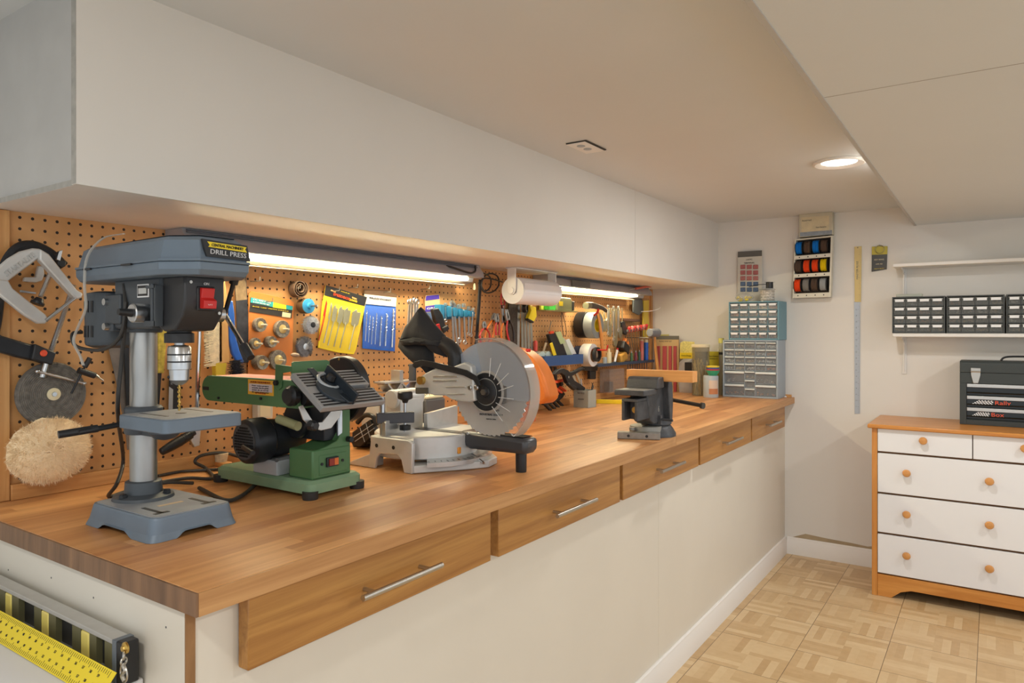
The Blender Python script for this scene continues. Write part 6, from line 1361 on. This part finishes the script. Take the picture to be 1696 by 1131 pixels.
for i in range(1, 18):
    p = oY(1418.5, 683-i*10, ENDY-.0044); text(str(i), (p.x, ENDY-.0044, p.z), (0, 0, 1), (-1, 0, 0), .010, GREYD, k)
obj('nail', MB().cyl(oY(1420.5, 410, ENDY-.015), oY(1420.5, 410, ENDY-.0005), .003, n=8), GREYD, k)
k = thing('key_ring_pack', 'small yellow and black pack with a metal ring hanging on the back wall', 'package', oY(1456, 450, ENDY-.006))
cd = EY([(1444, 408.5), (1470, 407.5), (1468.5, 446), (1456, 448), (1443.5, 450)], ENDY-.005, .004, 'card', mat('pack_black', (52, 50, 44), .4), k, .0005)
EY([(1444, 408.5), (1470, 407.5), (1469.6, 421), (1444, 422)], ENDY-.006, .001, 'yellow_top', mat('pack_yellow', (190, 176, 60), .5), cd)
p = oY(1457, 413, ENDY-.010); obj('metal_ring', MB().torus(p, (0, 1, 0), .022, .0022, 28, 8), mat('ring_brass', (170, 164, 110), .3, .7), k)
EYT('KEY RING', 1456, 430, ENDY-.0056, .011, CREAM, cd); EYT('with clip', 1456, 437, ENDY-.0056, .010, CREAM, cd); EYT('HEAVY DUTY', 1456, 445, ENDY-.0056, .008, YEL, cd)
obj('nail', MB().cyl((p.x, ENDY-.02, p.z+.022), (p.x, ENDY-.0005, p.z+.022), .002, n=8), GREYD, k)
# shelves
SY = ENDY-.165
def shelf(px, ytop, th, lab):
    a = oY(px, ytop, SY); k = thing('wall_shelf', lab, 'shelf', (a.x, SY, a.z-th))
    obj('board', MB().box(a.x, 1.0, SY, ENDY-.0005, a.z-th, a.z), SHELFW, k, .004)
    xb_ = oY(1498, 500, ENDY).x
    for xx in (xb_, xb_+.62):
        br = obj('bracket', MB().box(xx-.010, xx+.010, ENDY-.006, ENDY-.0005, a.z-th-.20, a.z-th-.0005), SHELFW, k, .001)
        obj('bracket_arm', MB().prism([(ENDY-.006, a.z-th-.0005), (SY+.03, a.z-th-.0005), (SY+.03, a.z-th-.008), (ENDY-.03, a.z-th-.03), (ENDY-.010, a.z-th-.19), (ENDY-.006, a.z-th-.19)], 'x', xx-.002, xx+.002), SHELFW, br)
        obj('screw', MB().cyl((xx-.0, ENDY-.0075, a.z-th-.018), (xx, ENDY-.006, a.z-th-.018), .003, n=10), GREYD, br)
    return a.z
z_u = shelf(1478, 436.5, .019, 'upper white wall shelf, empty, on the back wall')
z_l = shelf(1478, 552, .019, 'lower white wall shelf carrying the charcoal drawer cabinets')
c44 = [(c/4, (c+1)/4, r/4, (r+1)/4) for r in range(4) for c in range(4)]
pxs = [(1477.5, 1565.5, 492), (1567.5, 1664, 490), (1666.5, 1763, 488)]
OL = ['leftmost charcoal drawer cabinet on the lower shelf, above the dresser end', 'middle charcoal drawer cabinet on the lower shelf, above the tool chest latch', 'charcoal drawer cabinet cut off by the right picture edge on the lower shelf']
for (a, b_, yt), lab in zip(pxs, OL):
    xa, xb = oY(a, 500, SY+.004).x, oY(b_, 500, SY+.004).x
    organizer(xa, xb, SY+.004, ENDY-.012, z_l+.0006, z_l+.190, c44, KC, mat('lip_smoke', (120, 122, 118), .4), CLRD, lab, lbl=PAPER, grp='charcoal drawer cabinets on the shelf', contents=BITS, wall=.006, label_h=.34)
q = oY(1510, 491, SY+.06)
single('plastic_strip', MB().box(q.x-.07, q.x+.05, SY+.03, SY+.08, z_l+.1912, z_l+.205), clear('lid_clear', (206, 210, 196), .55), 'clear plastic strip lid on top of the leftmost charcoal cabinet', 'lid', bev=.002)

# ---- dresser
DY = 3.885; DX0, DX1 = -.497, .335; dtop = .844
k = thing('dresser', 'pine framed chest of drawers with white fronts and round wooden knobs', 'dresser', (-.08, 4.1, 0))
obj('top', MB().box(DX0-.018, DX1+.018, DY-.018, ENDY-.004, dtop-.020, dtop), DRESW, k, .005)
sv = wood('dresser_side', (186, 118, 50), (210, 146, 74), (40, 40, 3), .3)
obj('side', MB().box(DX0, DX0+.024, DY+.001, ENDY-.016, .0005, dtop-.0205), sv, k, .001); obj('side', MB().box(DX1-.024, DX1, DY+.001, ENDY-.016, .0005, dtop-.0205), sv, k, .001)
zs = [oY(1453, y, DY).z for y in (708.7, 746.6, 750, 814, 817.4, 880, 883.6, 947.3)]
zp = oY(1453, 950, DY).z
obj('carcass', MB().box(DX0+.0245, DX1-.0245, DY+.02, ENDY-.02, zp-.02, dtop-.0205), mat('carcass_brown', (120, 80, 44), .6), k)
pl = [(DX0+.0245, .0005), (DX0+.085, .0005), (DX0+.125, .035), (DX0+.17, .050), (DX1-.17, .050), (DX1-.125, .035), (DX1-.085, .0005), (DX1-.0245, .0005), (DX1-.0245, zp), (DX0+.0245, zp)]
obj('plinth', MB().prism(pl, 'y', DY+.004, DY+.022), DRESW, k, .001)
xs_ = oY(1611, 720, DY).x
fr = [(DX0+.026, xs_-.002, zs[1], zs[0], [None]), (xs_+.002, DX1-.026, zs[1], zs[0], [None])]
for i in (1, 2, 3): fr.append((DX0+.026, DX1-.026, zs[i*2+1], zs[i*2], [-.345, -.015]))
for x0, x1, z0, z1, kn_ in fr:
    d = obj('drawer', MB().box(x0, x1, DY, DY+.018, z0, z1), DWHITE, k, .0015)
    for kx_ in kn_:
        kx_ = (x0+x1)/2 if kx_ is None else kx_
        obj('knob', MB().lathe([(.008, 0), (.007, .010), (.016, .014), (.018, .020), (.014, .027), (.006, .029), (1e-6, .0292)], (kx_, DY-.0002, (z0+z1)/2+.012), (0, -1, 0), 24), KNOBW, d)
# ---- tool chest
TY_ = 4.118; tx0 = oY(1589.5, 650, TY_).x; tx1 = tx0+.53; tz1 = oY(1592, 597.5, TY_).z; tz0 = dtop+.0006
k = thing('tool_chest', 'black metal tool chest with silver drawer edges standing on the dresser', 'tool box', ((tx0+tx1)/2, TY_+.1, tz0))
CH = mat('chest_charcoal', (60, 66, 66), .5, .2, bump=.3, bs=500); CHG = mat('chest_gloss', (18, 20, 18), .15)
def tz(y, px=1600): return oY(px, y, TY_).z
zl_ = tz(617)
obj('lid', MB().prism([(TY_, zl_+.001), (TY_, tz1-.010), (TY_+.010, tz1), (ENDY-.025, tz1), (ENDY-.015, tz1-.01), (ENDY-.015, zl_+.001)], 'x', tx0, tx1), CH, k, .002)
zd = tz(634.5)
obj('body', MB().box(tx0, tx1, TY_+.018, ENDY-.015, tz0, zl_).box(tx0, tx1, TY_, TY_+.018, zd, zl_).box(tx0, tx0+.028, TY_, TY_+.018, tz0, zd).box(tx1-.028, tx1, TY_, TY_+.018, tz0, zd).box(tx0+.028, tx1-.028, TY_, TY_+.018, tz0, tz(694.5)), CH, k, .001)
for j, (ya_, yb_) in enumerate([(635.3, 653), (655, 672.5), (674.5, 692)]):
    z1_, z0_ = tz(ya_), tz(yb_); d = obj('drawer', MB().box(tx0+.030, tx1-.030, TY_+.006, TY_+.0175, z0_, z1_-.004).cyl((tx0+.03, TY_+.005, z0_+.010), (tx1-.03, TY_+.005, z0_+.010), .0035, n=8), CHG, k)
    obj('silver_edge', MB().box(tx0+.030, tx1-.030, TY_-.002, TY_+.010, z1_-.016, z1_), ALUB, d, .001)
    if j:
        zc_ = (z0_+z1_)/2-.004; xa = oY(1610, 666, TY_).x; sh = oY(1643 if j == 1 else 1637, 666, TY_).x
        fl = MB(); nn = 13
        for a in range(nn):
            for b in range(4):
                if (a+b) % 2 == 0 and b <= a:
                    u = xa+(sh-xa)*a/nn; du = (sh-xa)/nn; z_ = zc_-.011+b*.0052; fl.prism([(u+b*.002, z_), (u+du+b*.002, z_), (u+du+(b+1)*.002, z_+.0052), (u+(b+1)*.002, z_+.0052)], 'y', TY_+.0045, TY_+.0058)
        obj('chequered_flag', fl, WHITE, d)
        text('Rally' if j == 1 else 'Box', ((sh+.010), TY_+.005, zc_-.001), (1, 0, .02), (.25, 0, 1), .027, ORNG2, d, .062 if j == 1 else .050, align='LEFT')
for cx_ in (oY(1616, 620, TY_).x, tx1-(oY(1616, 620, TY_).x-tx0)):
    z_a, z_b = tz(609.5, 1616), tz(634.5, 1616)
    l_ = obj('latch', MB().prism([(cx_-.020, z_a), (cx_+.020, z_a), (cx_+.020, zl_+.010), (cx_+.019, zl_-.012), (cx_+.010, z_b), (cx_-.010, z_b), (cx_-.019, zl_-.012), (cx_-.020, zl_+.010)], 'y', TY_-.006, TY_-.0005), NICK, k, .001)
    obj('latch_hinge', MB().cyl((cx_-.020, TY_-.006, zl_+.006), (cx_+.020, TY_-.006, zl_+.006), .004, n=10), CHROME, l_)
xh = (tx0+tx1)/2
obj('handle', MB().tube([(xh-.098, TY_+.10, tz1), (xh-.085, TY_+.10, tz1+.016), (xh-.05, TY_+.10, tz1+.022), (xh+.05, TY_+.10, tz1+.022), (xh+.085, TY_+.10, tz1+.016), (xh+.098, TY_+.10, tz1)], .008, 10, 5, .6), BLK, k)

# ================================================================ LEFT FOREGROUND TABLE, LEVEL, RULER
k = thing('white_table', 'white topped low table in the bottom left corner against the bench end', 'table', (-1.7, .2, 0))
obj('top', MB().box(-1.868, -1.125, -.25, .602, .715, .745), DWHITE, k, .003)
for x in (-1.84, -1.17):
    for y in (-.2, .56): obj('leg', MB().box(x-.02, x+.02, y-.02, y+.02, .0005, .7145), DWHITE, k, .002)
k = thing('spirit_level', 'long aluminium spirit level with yellow vials lying against the bench end', 'spirit level', (-1.6, .585, .7455))
LZ0, LZ1, LY0, LY1, LX0, LX1 = .7458, .812, .567, .592, -1.86, -1.147
rb = MB().box(LX0, LX1, LY0, LY1, LZ1-.008, LZ1).box(LX0, LX1, LY0, LY1, LZ0, LZ0+.010)
segs = []; x = LX1
wins = [(.035, .062, 0), (.085, .115, 1), (.145, .205, 0), (.232, .262, 1), (.29, .355, 0), (.385, .415, 1), (.45, .52, 0), (.55, .58, 1), (.62, .70, 0)]
obj('rails', rb, ALUB, k, .001)
last = 0
mo_ = mat('level_web', (112, 108, 76), .45, .4)
for a, b_, v in wins+[(1.1, 1.1, 0)]:
    obj('web', MB().box(LX1-min(a, .713), LX1-last, LY0+.002, LY1-.002, LZ0+.010, LZ1-.008), mo_, k); last = b_
for a, b_, v in wins:
    if v: obj('vial', MB().box(LX1-b_+.001, LX1-a-.001, LY0+.001, LY1-.004, LZ0+.012, LZ1-.010), mat('vial_yellow', (226, 206, 110), .2), k, .003)
    else: obj('recess', MB().box(LX1-b_, LX1-a, LY0+.012, LY1-.002, LZ0+.010, LZ1-.008), BLK, k)
obj('end_cap', MB().box(LX1+.0002, LX1+.026, LY0-.001, LY1+.001, LZ0, LZ1+.001), BLK, k, .003)
obj('cap_band', MB().box(LX1-.004, LX1+.008, LY0-.002, LY1+.002, LZ0, LZ1+.0015), mat('band_slate', (96, 104, 112), .4), k, .001)
k = thing('yellow_ruler', 'wide bright yellow metal ruler with black markings leaning on the spirit level', 'ruler', (-1.6, .53, .7455))
RT = Matrix(((1, 0, 0, -1.865), (0, .626, -.780, .5235), (0, .780, .626, .7462), (0, 0, 0, 1)))
WR, LR = .0425, .760
rl = obj('blade', MB(RT).box(0, LR, 0, WR, 0, .0015), YEL, k, label='bright yellow blade')
tk = MB(RT)
for i in range(124):
    x_ = LR-.012-i*.006; l_ = .006 if i % 5 else .009
    tk.box(x_, x_+.0009, WR-.002-l_, WR-.002, .0015, .0018); tk.box(x_, x_+.0009, .002, .002+l_, .0015, .0018)
obj('tick_marks', tk, BLK, rl)
R3 = RT.to_3x3()
for i in range(1, 28):
    x_ = LR-.012-i*.024
    for v in (WR-.0145, .0145):
        p = RT@V((x_, v, .0016)); text(str(60-i), p, R3@V((1, 0, 0)), R3@V((0, 1, 0)), .006, BLK, rl)
k = thing('key_ring', 'metal key ring with clasp hanging from the spirit level end', 'key ring', oY(203, 1115, .56))
p = oY(205, 1074, .562); obj('rivet', MB().lathe([(.009, 0), (.009, .003), (.005, .005), (.004, .007)], (p.x, .566, p.z), (0, -1, 0), 20), BRASS, k)
c = oY(205, 1086, .558); obj('chain_link', MB().torus(c, (.5, .8, 0), .0055, .0016, 16, 6), NICK, k)
c = oY(205, 1095, .558); obj('chain_link', MB().torus(c, (.9, .3, 0), .0055, .0016, 16, 6), NICK, k)
c = oY(205, 1115, .556); obj('split_ring', MB().torus(c, (.1, 1, 0), .0125, .0014, 26, 6), NICK, k)
obj('clasp', MB().tube([oY(203, 1100, .556), oY(207, 1110, .556), oY(202, 1118, .556), oY(206, 1128, .556)], .003, 8, 4), NICK, k)
